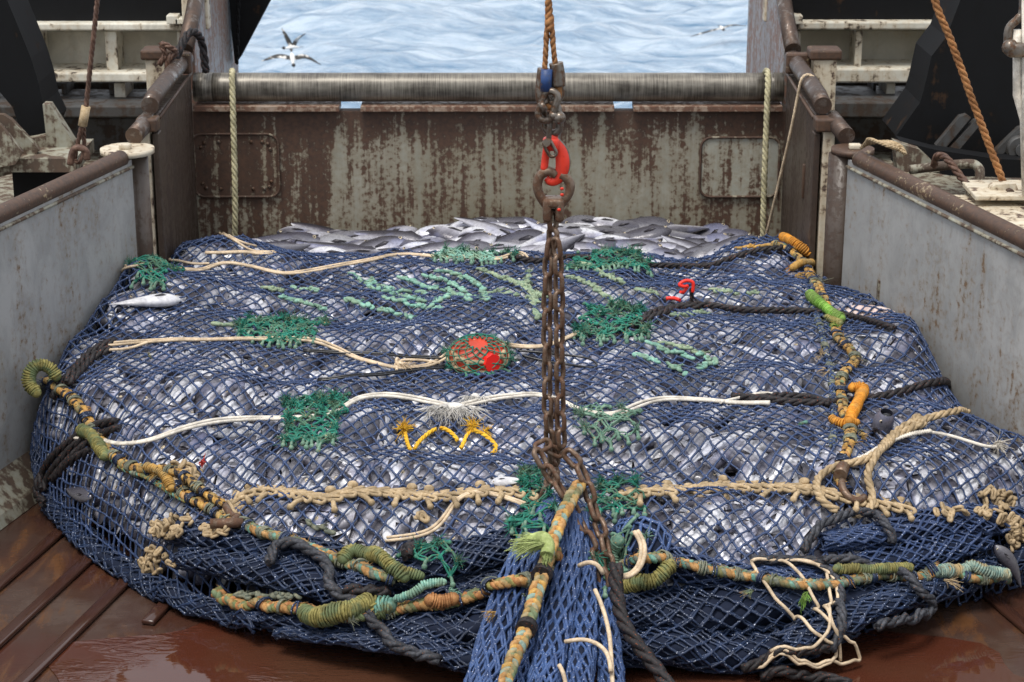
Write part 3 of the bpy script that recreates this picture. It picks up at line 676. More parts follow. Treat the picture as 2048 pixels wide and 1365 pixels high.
# painted bulkheads under the gantry, left and right of the ramp
def bulkhead(s):
    if s<0: E=dict(fl=(-60,47,372,62),pl=(-60,62,378,150),st=[(57,78),(214,232),(358,374)],lf=(-60,146,300,165),dk=(-60,165,300,216),stub=(230,250),led=(-60,212,296,236),low=(-60,236,300,345),beam=(-80,-120,372,47))
    else: E=dict(fl=(1572,44,2150,60),pl=(1570,60,2150,142),st=[(1588,1602),(1708,1726),(1860,1880)],lf=(1655,138,2150,166),dk=(1655,166,2150,210),stub=(1771,1791),led=(1664,205,2150,236),low=(1664,236,2150,345),beam=(1572,-120,2150,46))
    r=thing('gantry_bulkhead','cream ribbed bulkhead under a black beam, %s of the ramp'%('port side' if s<0 else 'starboard side'),'bulkhead',aty((E['pl'][0]+E['pl'][2])/2,340,11.4))
    def P(name,k,Y,dep,m,bev=.01):
        b=MB(); pxbox(b,*k,Y,dep,bev=bev); return one(b,name,[M[m]],None,None,parent=r)
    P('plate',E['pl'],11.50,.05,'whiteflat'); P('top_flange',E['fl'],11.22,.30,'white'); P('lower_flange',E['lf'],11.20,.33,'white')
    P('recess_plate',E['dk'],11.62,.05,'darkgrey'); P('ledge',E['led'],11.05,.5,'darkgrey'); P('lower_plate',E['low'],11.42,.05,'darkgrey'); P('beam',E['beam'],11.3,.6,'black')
    for u0,u1 in E['st']: P('stiffener',(u0,63,u1,145),11.28,.2,'white',.004)
    P('stiffener',(E['stub'][0],167,E['stub'][1],207),11.3,.25,'white',.004)
    for k in range(3): P('stiffener',(E['dk'][0]+90+95*k,167,E['dk'][0]+98+95*k,207),11.4,.2,'darkgrey',.002)
    if s<0: P('end_post',(365,-60,412,60),11.10,.10,'cream')
    else: P('end_post',(1528,-60,1568,45),11.45,.10,'cream')
    for k in range(2):
        u=(372,355) if s<0 else (1590,1606); P('lug',(u[k]-22,38-6*k,u[k],49),11.15,.1,'white',.004)
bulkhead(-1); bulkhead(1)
def leg(s):
    if s<0:
        r=thing('gantry','black slanted gantry leg standing on a pale bracket at far left','gantry leg',aty(70,280,9.7))
        main=[(-90,-120),(-20,-120),(14,0),(37,55),(62,117),(77,166),(86,209),(103,246),(95,268),(62,279),(37,250),(25,215),(0,185),(-90,180)]
        b=MB(); pxpoly(b,main,9.7,.35); one(b,'leg_plate',[M['black']],None,None,parent=r)
        b=MB(); pxpoly(b,[(85,209),(98,210),(147,286),(147,312),(-60,372),(-60,330),(40,282),(92,272)],9.6,.08)
        pxpoly(b,[(-60,228),(6,230),(22,240),(78,300),(66,318),(-60,352)],9.45,.04)
        pxpoly(b,[(-60,250),(0,250),(45,305),(30,330),(-60,345)],9.3,.03)
        pxbox(b,-60,318,150,345,9.35,.45); one(b,'foot_bracket',[M['bracket']],None,None,parent=r)
        b=MB(); pxbox(b,30,345,140,420,9.6,.3); one(b,'foot_block',[M['black']],None,None,parent=r)
    else:
        r=thing('gantry','big black slanted gantry leg behind the rusty slanting rope at right','gantry leg',aty(1900,320,9.7))
        main=[(1950,-120),(1921,0),(1893,74),(1863,113),(1848,180),(1840,206),(1800,262),(1792,272),(1802,282),(1870,300),(1960,310),(2160,330),(2160,-120)]
        b=MB(); pxpoly(b,main,9.8,.4); one(b,'leg_plate',[M['black']],None,None,parent=r)
        for k,(u,v) in enumerate(((1872,292),(1896,300),(1978,315))):
            b=MB(); pxpoly(b,[(u,v),(u+48+6*k,v-58),(u+62+6*k,v-62),(u+70,v-56),(u+16,v+8)],9.66,.05); one(b,'gusset',[M['darkgrey']],None,None,parent=r)
        b=MB(); a=aty(2042,300,9.6); b.tube([a,a+np.array([0,.12,0])],.06,20); b.tube([a-np.array([0,.02,0]),a],.03,12); one(b,'pivot',[M['darkgrey']],None,None,parent=r)
        b=MB(); pxpoly(b,[(1800,282),(1870,300),(1990,318),(2160,326),(2160,360),(1900,352),(1790,330)],9.5,.12); one(b,'foot_block',[M['black']],None,None,parent=r)
        b=MB(); pxpoly(b,[(1790,285),(1840,300),(1862,320),(1880,345),(1795,345)],9.42,.1); one(b,'foot_bracket',[M['bracket']],None,None,parent=r)
leg(-1); leg(1)
# small fittings behind the right wall
r=thing('pipe_handrail','brown painted bent pipe rail behind the right grey wall','pipe',aty(1900,380,8.9))
b=MB(); P=cat([aty(1820,340,9.0),aty(1870,334,8.95),aty(1935,328,8.9),aty(1955,334,8.88),aty(1960,350,8.86),aty(1954,385,8.84)],8); b.tube(P,.022,12); one(b,'pipe',[M['bracket']],None,None,parent=r)
b=MB(); b.box(aty(1954,388,8.84),(.09,.09,.03),bev=.006); one(b,'foot_plate',[M['bracket']],None,None,parent=r)
r=thing('deck_lug','small cream steel lug with a bolt where the rusty rope ends','lug',aty(2010,398,8.5))
b=MB(); pxpoly(b,[(1978,396),(1983,375),(1992,370),(2032,368),(2044,398)],8.5,.06); pxbox(b,1950,392,2100,402,8.4,.3,bev=.005); one(b,'plate',[M['cream']],None,None,parent=r)
b=MB(); a=aty(2018,385,8.5); b.tube([a-np.array([0,.03,0]),a],.02,8); one(b,'bolt',[M['rail']],None,None,parent=r)
b=MB(); q=[(1.93,8.62),(2.12,7.78),(2.62,6.7),(3.6,6.7),(3.6,8.62)]; n=5
b.add([[x,y,.95] for x,y in q]+[[x,y,1.13] for x,y in q],[[i,(i+1)%n,(i+1)%n+n,i+n] for i in range(n)]); b.f.append(np.array([[5,6,7,8,9]])); b.m.append(np.zeros(1)); o_=b.build('walkway',[M['cream']],smooth=False); tag(o_,kind='structure')
# white pipes at the right edge
r=thing('pipe_stanchion','white painted pipe fittings with rusty joint at the right edge','pipe',aty(2045,390,8.3))
b=MB(); b.tube(cat([aty(2046,-60,8.3),aty(2046,20,8.3),aty(2036,38,8.3),aty(2018,58,8.3),aty(2015,95,8.3)],6),.018,12); one(b,'bent_pipe',[M['steel']],None,None,parent=r)
b=MB(); b.tube([aty(2034,60,8.3),aty(2034,190,8.3),aty(2048,240,8.3),aty(2052,390,8.3)],.018,12); b.tube([aty(2050,-60,8.28),aty(2050,390,8.28)],.014,12); one(b,'upright',[M['cordw']],None,None,parent=r)
b=MB(); b.box(aty(2032,100,8.27),(.08,.06,.06),bev=.015); b.ball(aty(2020,95,8.27),.035,nu=10,nv=6); one(b,'joint',[M['steel']],None,None,parent=r)

# ---------------------------------------------------------------- hanging wires and lines
def line(name,pts,rad,mt,label,cat_,k=8,lay=True,n=10,group=None):
    b=MB(); P=cat(pts,n)
    if lay: strands(b,P,rad,k=5,pitch=rad*6)
    else: b.tube(resample(P,.03),rad,k)
    return one(b,name,[M[mt]],label,cat_,group)
r=thing('wire_rope','thin rusty wire rope with crimped ferrule hanging at upper left','wire rope',aty(160,320,8.9))
b=MB(); strands(b,np.array([aty(203,-160,8.9),aty(195,0,8.9),aty(172,215,8.9)]),.012,k=5); one(b,'wire',[M['wire']],None,None,parent=r)
b=MB(); b.tube([aty(172,213,8.9),aty(165,252,8.9)],.021,14); one(b,'ferrule',[M['tan']],None,None,parent=r)
b=MB(); P=cat([aty(164,250,8.9),aty(155,290,8.9),aty(150,318,8.9),aty(158,325,8.9),aty(168,300,8.92),aty(167,255,8.92)],8); strands(b,P,.011,k=5); one(b,'eye',[M['wire']],None,None,parent=r)
b=MB(); b.tube(cat([aty(140,330,8.85),aty(146,303,8.85),aty(158,296,8.85),aty(172,303,8.85),aty(174,320,8.85)],6),.016,10); one(b,'shackle',[M['wire']],None,None,parent=r)
line('rope',[aty(1850,-130,8.6),aty(1870,0,8.6),aty(1905,90,8.6),aty(1950,215,8.6),aty(2006,364,8.6)],.017,'rustrope','rust stained rope slanting down in front of the black leg','rope')
line('wire_loop',[aty(1868,333,8.9),aty(1873,315,8.85),aty(1885,312,8.8),aty(1900,325,8.75),aty(1922,355,8.7),aty(1945,385,8.6)],.018,'wire','thick grey wire bent over behind the right wall rail','wire rope')
line('hanging_line',[aty(470,500,10.28),aty(470,380,10.3),aty(466,220,10.38),aty(464,165,10.42),aty(464,143,10.50),aty(466,147,10.62)],.017,'hang','pale line hanging over the roller in front of the brown hatch','rope')
line('hanging_line',[aty(1526,500,10.28),aty(1528,380,10.3),aty(1534,220,10.38),aty(1536,165,10.42),aty(1534,143,10.50),aty(1530,147,10.62)],.017,'hang','pale green line hanging over the right end of the roller','rope')
line('hanging_line',[aty(1531,478,10.2),aty(1545,420,10.1),aty(1580,270,9.92),aty(1598,180,9.87),aty(1604,158,9.86),aty(1614,150,9.86),aty(1628,156,9.86),aty(1636,176,9.9)],.008,'cord','thin tan line from the dark wall rail down to the fish','rope')
line('mooring_rope',[aty(340,165,10.3),aty(352,120,10.3),aty(366,85,10.35),aty(380,65,10.4),aty(395,68,10.45),aty(405,90,10.5),aty(412,145,10.5)],.022,'blackrope','dark rope looped over the left pipe rail by the post','rope')
line('frayed_rag',[aty(318,130,10.2),aty(330,110,10.2),aty(322,88,10.2),aty(340,95,10.2),aty(352,105,10.22),aty(338,118,10.2),aty(334,140,10.2)],.016,'wire','knotted rusty rope end tied round the left post','rope')
b=MB(); P0=aty(1725,295,8.95)
for k in range(5):
    P=cat([aty(1722+3*k,296-3*k,9.0-.02*k),aty(1740,287-2*k,8.95-.02*k),aty(1775,284+2*k,8.88-.03*k),aty(1800,292+2*k,8.82),aty(1812-3*k,310-2*k,8.80)],8); strands(b,P,.009,k=5)
one(b,'lashing_rope',[M['tan']],'tan rope wound round the end of the right wall rail','rope')

# ---------------------------------------------------------------- lifting gear hanging on the centre line
YH=6.72
def hg(u,v,dy=0): return aty(u,v,YH+dy)
r=thing('lifting_sling','rust brown braided rope with steel thimble eye above the red hook','rope',hg(1100,210))
b=MB(); plait(b,resample(np.array([aty(1094,-420,YH),aty(1096,-100,YH),hg(1097,0),hg(1099,60)]),.03),.021,(0,0,0,0),pitch=.09); one(b,'rope',[M['rustrope']],None,None,parent=r)
for a in([(1096,30),(1092,90),(1089,150)],[(1102,30),(1106,90),(1112,140)]):
    b=MB(); plait(b,np.array([hg(u,v,.0) for u,v in a]),.015,(0,0,0),pitch=.07); one(b,'rope_leg',[M['rustrope']],None,None,parent=r)
b=MB(); b.tube(cat([hg(1089,138),hg(1086,165),hg(1084,190),hg(1088,207)],6),.024,16); one(b,'sleeve',[M['steel']],None,None,parent=r)
b=MB(); b.tube([hg(1093,139,-.012),hg(1091,182,-.012)],.021,14); b.tube([hg(1101,143,-.0),hg(1101,175,-.0)],.012,10); one(b,'blue_band',[M['bluepaint']],None,None,parent=r)
b=MB(); b.tube(cat([hg(1112,126),hg(1116,150),hg(1117,172)],6),.024,18); b.tube(cat([hg(1111,172),hg(1112,185),hg(1106,200),hg(1096,212)],8),.009,8); b.tube(cat([hg(1124,170),hg(1124,190),hg(1114,208),hg(1103,218)],8),.009,8); one(b,'thimble',[M['steel']],None,None,parent=r)
b=MB(); b.tube(cat([hg(1117,170),hg(1117,190),hg(1110,207),hg(1099,213),hg(1090,206)],8),.015,12); one(b,'rope_eye',[M['rustrope']],None,None,parent=r)
r=thing('shackle','worn bare steel shackles joining thimble eye and red hook','shackle',hg(1105,262))
b=MB(); b.tube(link_curve(hg(1096,212,-.02),np.array([.35,0,1.]),np.array([.3,1,0]),.13,.075,.013,20),.013,10,closed=True); one(b,'upper_bow',[M['steel']],None,None,parent=r)
b=MB(); b.tube(link_curve(hg(1103,236,.0),np.array([-.12,0,1.]),np.array([.5,1,0]),.135,.085,.013,20),.013,10,closed=True); one(b,'lower_bow',[M['steel']],None,None,parent=r)
b=MB(); b.tube([hg(1081,216,-.04),hg(1091,210,-.04)],.018,12); b.tube([hg(1098,228,-.03),hg(1118,236,-.03)],.014,10); b.ball(hg(1119,236,-.03),.022,nu=10,nv=6); one(b,'pin',[M['steel']],None,None,parent=r)
b=MB(); b.tube(link_curve(hg(1108,258,.0),np.array([.05,0,1.]),np.array([-.8,1,0]),.115,.062,.010,18),.010,8,closed=True); one(b,'joining_link',[M['steel']],None,None,parent=r)
def hook():
    r=thing('lifting_hook','red painted safety hook hanging on the centre line','hook',hg(1105,365))
    c=[(1106,276),(1113,288),(1122,303),(1126,322),(1124,342),(1115,358),(1102,364),(1092,356)]
    P=cat([hg(u,v) for u,v in c],8); n=len(P); t=np.linspace(0,1,n); rad=.0115+.009*np.sin(np.clip(t*1.15,0,1)*math.pi); rad[-4:]*=.8
    T=np.gradient(P,axis=0);T/=np.linalg.norm(T,axis=1)[:,None]; D=np.array([0,1.,0]); Q=np.cross(T,D); k=12; th=np.arange(k)*2*math.pi/k
    V=P[:,None]+Q[:,None]*(np.cos(th)[None]*rad[:,None]*1.25)[...,None]+D*(np.sin(th)[None]*rad[:,None]*.75)[...,None]
    i=np.arange(n-1)[:,None];j=np.arange(k)[None]; F=np.stack([i*k+j,i*k+(j+1)%k,(i+1)*k+(j+1)%k,(i+1)*k+j],-1)
    b=MB(); ml=np.broadcast_to(np.isin(j,[11,0,1]),F.shape[:2]).ravel(); F=F.reshape(-1,4); b.add(V,F[~ml],0); b.f.append(F[ml]); b.m.append(np.ones(ml.sum())); b.f.append(np.array([list(range(k))[::-1]])); b.m.append(np.zeros(1)); b.f.append(np.array([[(n-1)*k+q for q in range(k)]])); b.m.append(np.zeros(1))
    b.build('hook_body',[M['red'],M['steel']],r)
    b=MB(); b.tube([hg(1107,270,0),hg(1099,288,0)],.018,12); b.box(hg(1102,288),(.055,.05,.045),bev=.01); one(b,'eye',[M['red']],None,None,parent=r)
    b=MB(); b.tube(cat([hg(1095,290,-.01),hg(1091,315,0),hg(1088,342,0)],8),[.013]*16+[.009],10); one(b,'latch',[M['red']],None,None,parent=r)
    b=MB(); b.tube([hg(1093,286,-.045),hg(1093,286,.03)],.014,12); b.tube(link_curve(hg(1100,297,-.035),np.array([.5,0,-1.]),np.array([0,1.,0]),.075,.04,.006,14),.006,6,closed=True); one(b,'latch_pin',[M['steel']],None,None,parent=r)
hook()
def oblong():
    r=thing('coupling_link','brown triangular coupling link between red hook and chain','link',hg(1106,435))
    c=[(1098,342),(1080,352),(1074,372),(1080,392),(1092,408),(1098,418)]
    d_=[(1098,342),(1112,348),(1118,352),(1138,360),(1141,378),(1132,396),(1120,412),(1114,420)]
    b=MB(); b.tube(cat([hg(u,v) for u,v in [(1098,419),(1087,403),(1078,387),(1075,368),(1082,350),(1098,343),(1112,350)]],7),.0165,12)
    b.tube(cat([hg(u,v) for u,v in [(1115,419),(1125,405),(1137,388),(1140,370),(1132,356),(1120,350)]],7),.0165,12)
    one(b,'bow',[M['iron']],None,None,parent=r)
    b=MB(); b.box(hg(1094,418),(.030,.075,.085),bev=.012); b.box(hg(1119,418),(.030,.075,.085),bev=.012); b.box(hg(1106,404),(.06,.075,.035),bev=.012); one(b,'jaw',[M['iron']],None,None,parent=r)
    b=MB(); b.tube([hg(1090,424,0),hg(1123,424,0)],.011,10); one(b,'pin',[M['steel']],None,None,parent=r)
    b=MB(); 
    for u,v in((1124,378),(1124,390),(1118,420)): b.ball(hg(u,v,-.018 if v<400 else -.04),(.007,.003,.006),nu=8,nv=4)
    one(b,'paint_spot',[M['red']],None,None,parent=r)
oblong()
r=thing('lifting_chain','rusty chain hanging doubled from the hook and choked round the gathered net','chain',hg(1110,1160))
def chain(pts,L=.084,W=.050,wr=.0088,ph=0,tw=0):
    P=resample(np.array(pts,float),.004); s_=np.r_[0,np.cumsum(np.linalg.norm(np.diff(P,axis=0),axis=1))]; pit=L-2*wr-.002; n=int(s_[-1]/pit)
    for i in range(n):
        s0=(i+.5)*pit; c=np.array([np.interp(s0,s_,P[:,k]) for k in range(3)]); c0=np.array([np.interp(s0-pit/2,s_,P[:,k]) for k in range(3)]); c1=np.array([np.interp(s0+pit/2,s_,P[:,k]) for k in range(3)])
        t=c1-c0; side=np.array([1.,0,0]) if abs(t[0])<.8*np.linalg.norm(t) else np.array([0,0,1.]); side=side-t*(side@t)/(t@t); side/=np.linalg.norm(side); o2=np.cross(t/np.linalg.norm(t),side)
        a=R(38+tw+(90 if (i+ph)%2 else 0)+rng.normal()*5); nn=side*math.cos(a)+o2*math.sin(a)
        q=MB(); q.tube(link_curve(c,t,nn,L,W,wr,18),wr,8,closed=True); one(q,'link',[M['iron']],None,None,parent=r)
chain([hg(1106,424),hg(1106,505)],W=.056,wr=.010)
AP=hg(1118,1010,0)
chain(cat([hg(1101,480,0),hg(1096,540,0),hg(1094,700,0),hg(1096,830,0),hg(1104,910,.02),hg(1106,965,.05)],8),ph=0)
chain(cat([hg(1111,478,-.02),hg(1117,540,-.02),hg(1119,700,-.02),hg(1121,830,-.02),hg(1125,905,-.02)],8),ph=1,tw=10)
chain(cat([hg(1108,800,.05),hg(1108,900,.05),hg(1112,985,.08)],8),ph=1,tw=20)
chain(cat([hg(1072,900,-.09),hg(1085,925,-.10),hg(1108,960,-.12),hg(1140,1010,-.16),hg(1172,1070,-.22),hg(1195,1120,-.27),hg(1212,1180,-.32)],8),L=.090,W=.057,wr=.0098)
chain(cat([hg(1130,905,-.05),hg(1152,925,-.07),hg(1172,965,-.10),hg(1188,1020,-.14),hg(1208,1080,-.22),hg(1218,1140,-.28),hg(1212,1180,-.32)],8),L=.090,W=.057,wr=.0098,ph=1)
chain(cat([hg(1112,940,0),hg(1092,980,-.02),hg(1074,1040,.02)],8),ph=1)
chain(cat([hg(1074,905,-.07),hg(1090,890,-.05),hg(1112,905,-.02),hg(1130,903,-.04)],6),ph=1)

# unseen wall block behind the camera, added to cut sky light on front faces
b=MB(); b.box((0,-8,3.5),(12,4,7),bev=.05); o_=b.build('sky_blocker',[M['whiteflat']]); tag(o_,'unseen white wall block added behind the working deck to cut sky light','sky_blocker')

for o_ in scene.objects:   # flat plates keep hard edges
    if o_.type=='MESH' and o_.name.split('.')[0] in ('leg_plate','foot_bracket','foot_block','gusset','plate','slanted_plate','hatch','top_flange','lower_flange','stiffener','recess_plate','ledge','lower_plate','beam','end_post','back_post','post_cap','post_head','lug','panel','edge_bar','side_deck'):
        o_.data.polygons.foreach_set('use_smooth',[False]*len(o_.data.polygons))
# ---------------------------------------------------------------- the trawl net
net=thing('trawl_net','bulging blue trawl net full of fish, hauled up on the wet deck','fishing net',(0,7.8,0))
NODES=main_net(net)
# netting folds at the foot of the catch and the neck gathered by the chain
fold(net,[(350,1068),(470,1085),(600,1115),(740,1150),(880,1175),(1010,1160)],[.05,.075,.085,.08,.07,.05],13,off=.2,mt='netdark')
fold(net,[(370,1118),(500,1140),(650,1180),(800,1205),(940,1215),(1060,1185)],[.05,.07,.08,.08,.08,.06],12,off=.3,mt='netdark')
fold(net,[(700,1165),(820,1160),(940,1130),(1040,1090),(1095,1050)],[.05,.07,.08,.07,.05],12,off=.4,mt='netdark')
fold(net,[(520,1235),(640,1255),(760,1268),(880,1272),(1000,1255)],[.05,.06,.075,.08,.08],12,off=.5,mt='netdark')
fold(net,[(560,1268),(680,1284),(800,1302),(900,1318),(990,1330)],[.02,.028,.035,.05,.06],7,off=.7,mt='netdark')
fold(net,[(1230,1090),(1290,1110),(1400,1150),(1520,1165),(1660,1150),(1800,1115),(1960,1070)],[.06,.07,.06,.05,.06,.075,.06],12,off=.25,mt='net')
fold(net,[(1640,1085),(1760,1078),(1880,1050),(2000,1045),(2100,1050)],[.04,.06,.07,.07,.07],12,off=.2,mt='net')
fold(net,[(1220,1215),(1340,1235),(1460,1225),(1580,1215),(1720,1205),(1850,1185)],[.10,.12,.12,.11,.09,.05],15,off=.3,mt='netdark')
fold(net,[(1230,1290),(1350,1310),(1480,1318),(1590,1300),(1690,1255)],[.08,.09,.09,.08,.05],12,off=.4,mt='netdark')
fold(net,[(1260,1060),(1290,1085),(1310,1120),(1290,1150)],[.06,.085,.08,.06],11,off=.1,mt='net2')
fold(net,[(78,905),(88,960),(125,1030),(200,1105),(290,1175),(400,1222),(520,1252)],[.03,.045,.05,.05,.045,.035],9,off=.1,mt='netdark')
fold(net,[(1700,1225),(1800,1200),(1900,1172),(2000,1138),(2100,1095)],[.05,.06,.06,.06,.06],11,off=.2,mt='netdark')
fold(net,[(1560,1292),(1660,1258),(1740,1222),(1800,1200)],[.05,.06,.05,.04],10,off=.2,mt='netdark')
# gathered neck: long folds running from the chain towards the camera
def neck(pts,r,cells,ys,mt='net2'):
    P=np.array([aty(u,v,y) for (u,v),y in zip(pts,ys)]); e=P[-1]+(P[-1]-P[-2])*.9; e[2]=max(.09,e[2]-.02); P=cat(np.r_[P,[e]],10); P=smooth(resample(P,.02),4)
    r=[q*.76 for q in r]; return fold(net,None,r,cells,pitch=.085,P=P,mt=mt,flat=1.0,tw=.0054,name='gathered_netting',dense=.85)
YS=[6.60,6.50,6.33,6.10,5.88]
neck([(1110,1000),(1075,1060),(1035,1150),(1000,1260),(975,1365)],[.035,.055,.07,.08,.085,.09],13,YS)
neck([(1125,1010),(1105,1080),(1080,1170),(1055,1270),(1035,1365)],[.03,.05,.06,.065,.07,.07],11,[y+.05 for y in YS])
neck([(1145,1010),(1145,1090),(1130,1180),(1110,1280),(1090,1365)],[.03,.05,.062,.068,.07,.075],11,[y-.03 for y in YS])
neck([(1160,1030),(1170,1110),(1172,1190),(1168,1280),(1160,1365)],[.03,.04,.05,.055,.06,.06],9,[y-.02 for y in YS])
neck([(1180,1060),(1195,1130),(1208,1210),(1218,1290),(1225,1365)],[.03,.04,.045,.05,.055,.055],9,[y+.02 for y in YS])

# ropes sewn along the net
def seam(px,w,mats,label=None,off=.02,name='seam_rope',par=net,pitch=None,n=10):
    P=onpile(px,off,.012,n=n); b=MB(); plait(b,P,w,tuple(range(len(mats))),pitch); o=b.build(name,[M[m] for m in mats],par)
    if label: o['label']=label
    # twine lashings and loose fibres that break up the outline
    b=MB(); T,S,U=frames(P); L=len(P)*.012; n=int(L/.075)
    for k in range(n):
        i=int((k+rng.uniform(.1,.9))*len(P)/n); i=min(max(i,1),len(P)-2)
        if rng.random()<.25: continue
        for q in range(int(rng.integers(2,5))):
            c=P[i]+T[i]*(q-1.5)*.0075; ax=S[i]+T[i]*rng.normal()*.12; nn=T[i]+S[i]*rng.normal()*.15; rr_=w*rng.uniform(1.02,1.15)
            nn=nn/np.linalg.norm(nn); s1=np.cross(nn,U[i]); s1/=np.linalg.norm(s1); th=np.arange(12)*math.pi/6
            b.tube(c+s1*(np.cos(th)*rr_*1.08)[:,None]+U[i]*(np.sin(th)*rr_*.8)[:,None],.0036,5,int(k%2),closed=True)
        e=P[i]+S[i]*w*rng.choice([-1,1]); tuft(b,e,S[i]*rng.choice([-1,1])+T[i]*rng.normal()*.6,.035,.3,7,.0013,int(k%2),.5)
    for k in range(int(L*90)):
        i=int(rng.integers(1,len(P)-1)); tuft(b,P[i]+S[i]*rng.uniform(-1,1)*w*.8+U[i]*w*.5,T[i]*rng.choice([-1,1])+rng.normal(size=3)*.5,.022,.3,2,.0011,2,.6)
    b.build('lashing',[M['greytan'],M['netdark'],M[mats[0]]],o)
    return o,P
LS,LP=seam([(90,752),(115,775),(150,800),(172,825),(190,862),(215,895),(240,918),(262,935),(300,945),(335,950),(365,985),(400,1010),(440,1035),(462,1052)],.024,['yellow','blackrope','ochre','yellow'],'yellow and black plaited rope along the left edge')
seam([(330,945),(380,965),(420,1000),(455,1030)],.020,['yellow','blackrope','blackrope','yellow'],'black and mustard plaited rope end',off=.045)
seam([(200,890),(225,915),(262,945),(300,958),(340,985),(380,1008)],.014,['teal','olive','ochre'],'green and ochre braid')
seam([(475,1052),(520,1072),(570,1085),(610,1098),(700,1135),(790,1160)],.024,['ochre','teal','greytan','ochre'],'ochre and teal braid at the front')
RS,RP=seam([(1545,495),(1575,505),(1600,530),(1618,560),(1640,590),(1655,625),(1668,655),(1678,685),(1700,705),(1712,728),(1695,745),(1678,765),(1680,800),(1690,840),(1700,870),(1695,905),(1680,935),(1676,965),(1690,990)],.021,['yellow','blackrope','ochre','yellow'],'yellow and black plaited rope along the right edge')
seam([(1632,540),(1625,600),(1645,680),(1660,740),(1665,800),(1668,850),(1665,900)],.013,['net2','greytan','netdark'],'blue twine lashing beside the plait',off=.012)
seam([(445,1185),(470,1205),(560,1222),(700,1240),(800,1228),(900,1215),(1000,1185),(1080,1150),(1130,1120)],.027,['ochre','rustrope','olive','ochre'],'thick ochre rope round the foot of the net',off=.03,name='foot_rope')
seam([(1240,1140),(1320,1120),(1400,1140),(1480,1160),(1560,1178),(1660,1180),(1780,1160),(1900,1155),(2000,1160)],.025,['ochre','greytan','teal','ochre'],'ochre and green rope round the right foot of the net',off=.03,name='foot_rope')
# braided centre rope on the gathered neck
P=smooth(resample(cat([aty(1160,985,6.62),aty(1130,1040,6.47),aty(1105,1100,6.34),aty(1085,1165,6.20),aty(1068,1220,6.09),aty(1050,1280,5.97),aty(1030,1330,5.86),aty(1012,1380,5.76),aty(1000,1460,5.6)],8),.012),3)
P[:,2]+=.035; b=MB(); plait(b,P,.026,(0,1,2,0),pitch=.085); one(b,'centre_rope',[M['ochre'],M['bluegreen'],M['yellow']],'yellow and blue green plait down the gathered neck',None,parent=net)
for u,v,y in((1084,1168,6.20),(1053,1276,5.98)):
    p=aty(u,v,y)+np.array([0,0,.035]); b=MB(); d_=np.array([-.25,-1,.0]); d_/=np.linalg.norm(d_)
    b.tube([p-d_*.017,p+d_*.017],.036,14); one(b,'black_band',[M['blackrope']],None,None,parent=net)
b=MB(); c=aty(1075,1120,6.27)+np.array([0,0,.07])
for k in range(26):
    q=c+rng.normal(size=3)*.010; tuft(b,q+np.array([.02,0,.0]),(-1,-.25,.15),.095,.13,9,.0017,0,.25)
P=cat([c+[-.03,-.0,-.004],c+[.015,.0,.012],c+[.035,-.02,-.008],c+[.03,-.05,-.03]],6); [tuft(b,P[i]+rng.normal(size=3)*.004,P[i+1]-P[i],.035,.12,24,.0018,0,.15) for i in range(len(P)-1)]; b.tube(P,.024,8); one(b,'frayed_tassel',[M['palegreen']],'pale green frayed tassel on the centre plait',None,parent=net)

# beige crochet lacing across the net
def lacing(px,w=.05,off=.012,tails=True):
    P=onpile(px,off,.01,n=10); L=resample(P,w*.95); T,S,U=frames(L); b=MB(); N=nrm(HM,L)
    for i in range(1,len(L)-1):
        for s_ in(-1,1):
            c=L[i]+S[i]*s_*w*.36; a=T[i]+S[i]*s_*.45; b.tube(link_curve(c,a,N[i]+S[i]*s_*.3,w*1.8,w*.72,w*.15,14),w*.16,6,closed=True)
        if tails and i%2==0 and rng.random()<.8:
            t0=L[i]+S[i]*w*.8; dn=S[i]*rng.uniform(.8,1.2)+T[i]*rng.uniform(-.4,.4)-N[i]*.1; b.tube([t0,t0+dn*w*.55+N[i]*.006,t0+dn*w*1.15],[w*.18,w*.2,w*.22],6); b.ball(t0+dn*w*1.2,w*.27,nu=7,nv=5)
            if rng.random()<.6: b.ball(L[i]-S[i]*w*1.0+N[i]*.006,(w*.45,w*.35,w*.35),nu=7,nv=5)
    return b
b=lacing([(478,1040),(470,1015),(490,992),(540,985),(600,995),(650,1003),(700,990),(780,990),(860,998),(940,990),(1010,985),(1085,995)],.050); one(b,'crochet_lacing',[M['tan']],'tan looped lacing across the front left of the net',None,parent=net)
b=lacing([(1225,1000),(1280,988),(1350,985),(1440,978),(1530,978),(1620,985),(1700,1000),(1760,1010),(1830,1022)],.051); one(b,'crochet_lacing',[M['tan']],'tan looped lacing across the front right of the net',None,parent=net)
def knots(u,v,ru,rv,n,w=.028,mt='tan',label='bunched tan rope knots'):
    b=MB(); 
    for k in range(n):
        a=rng.uniform(0,6.28); q=math.sqrt(rng.random()); p=hit(u+ru*q*math.cos(a),v+rv*q*math.sin(a)); N=nrm(HM,p); p=p+N*rng.uniform(.005,.03)
        t=rng.normal(size=3); b.tube(link_curve(p,t,N+rng.normal(size=3)*.5,w*1.8,w,w*.25,12),w*.24,6,closed=True)
    return one(b,'rope_knots',[M[mt]],label,None,parent=net)
knots(350,1055,42,20,30); knots(322,1125,32,26,26); knots(1985,1010,36,32,34); knots(2030,1065,30,36,34); knots(430,1065,30,10,12); knots(1900,1030,28,9,8)
knots(375,950,32,22,20,.03)
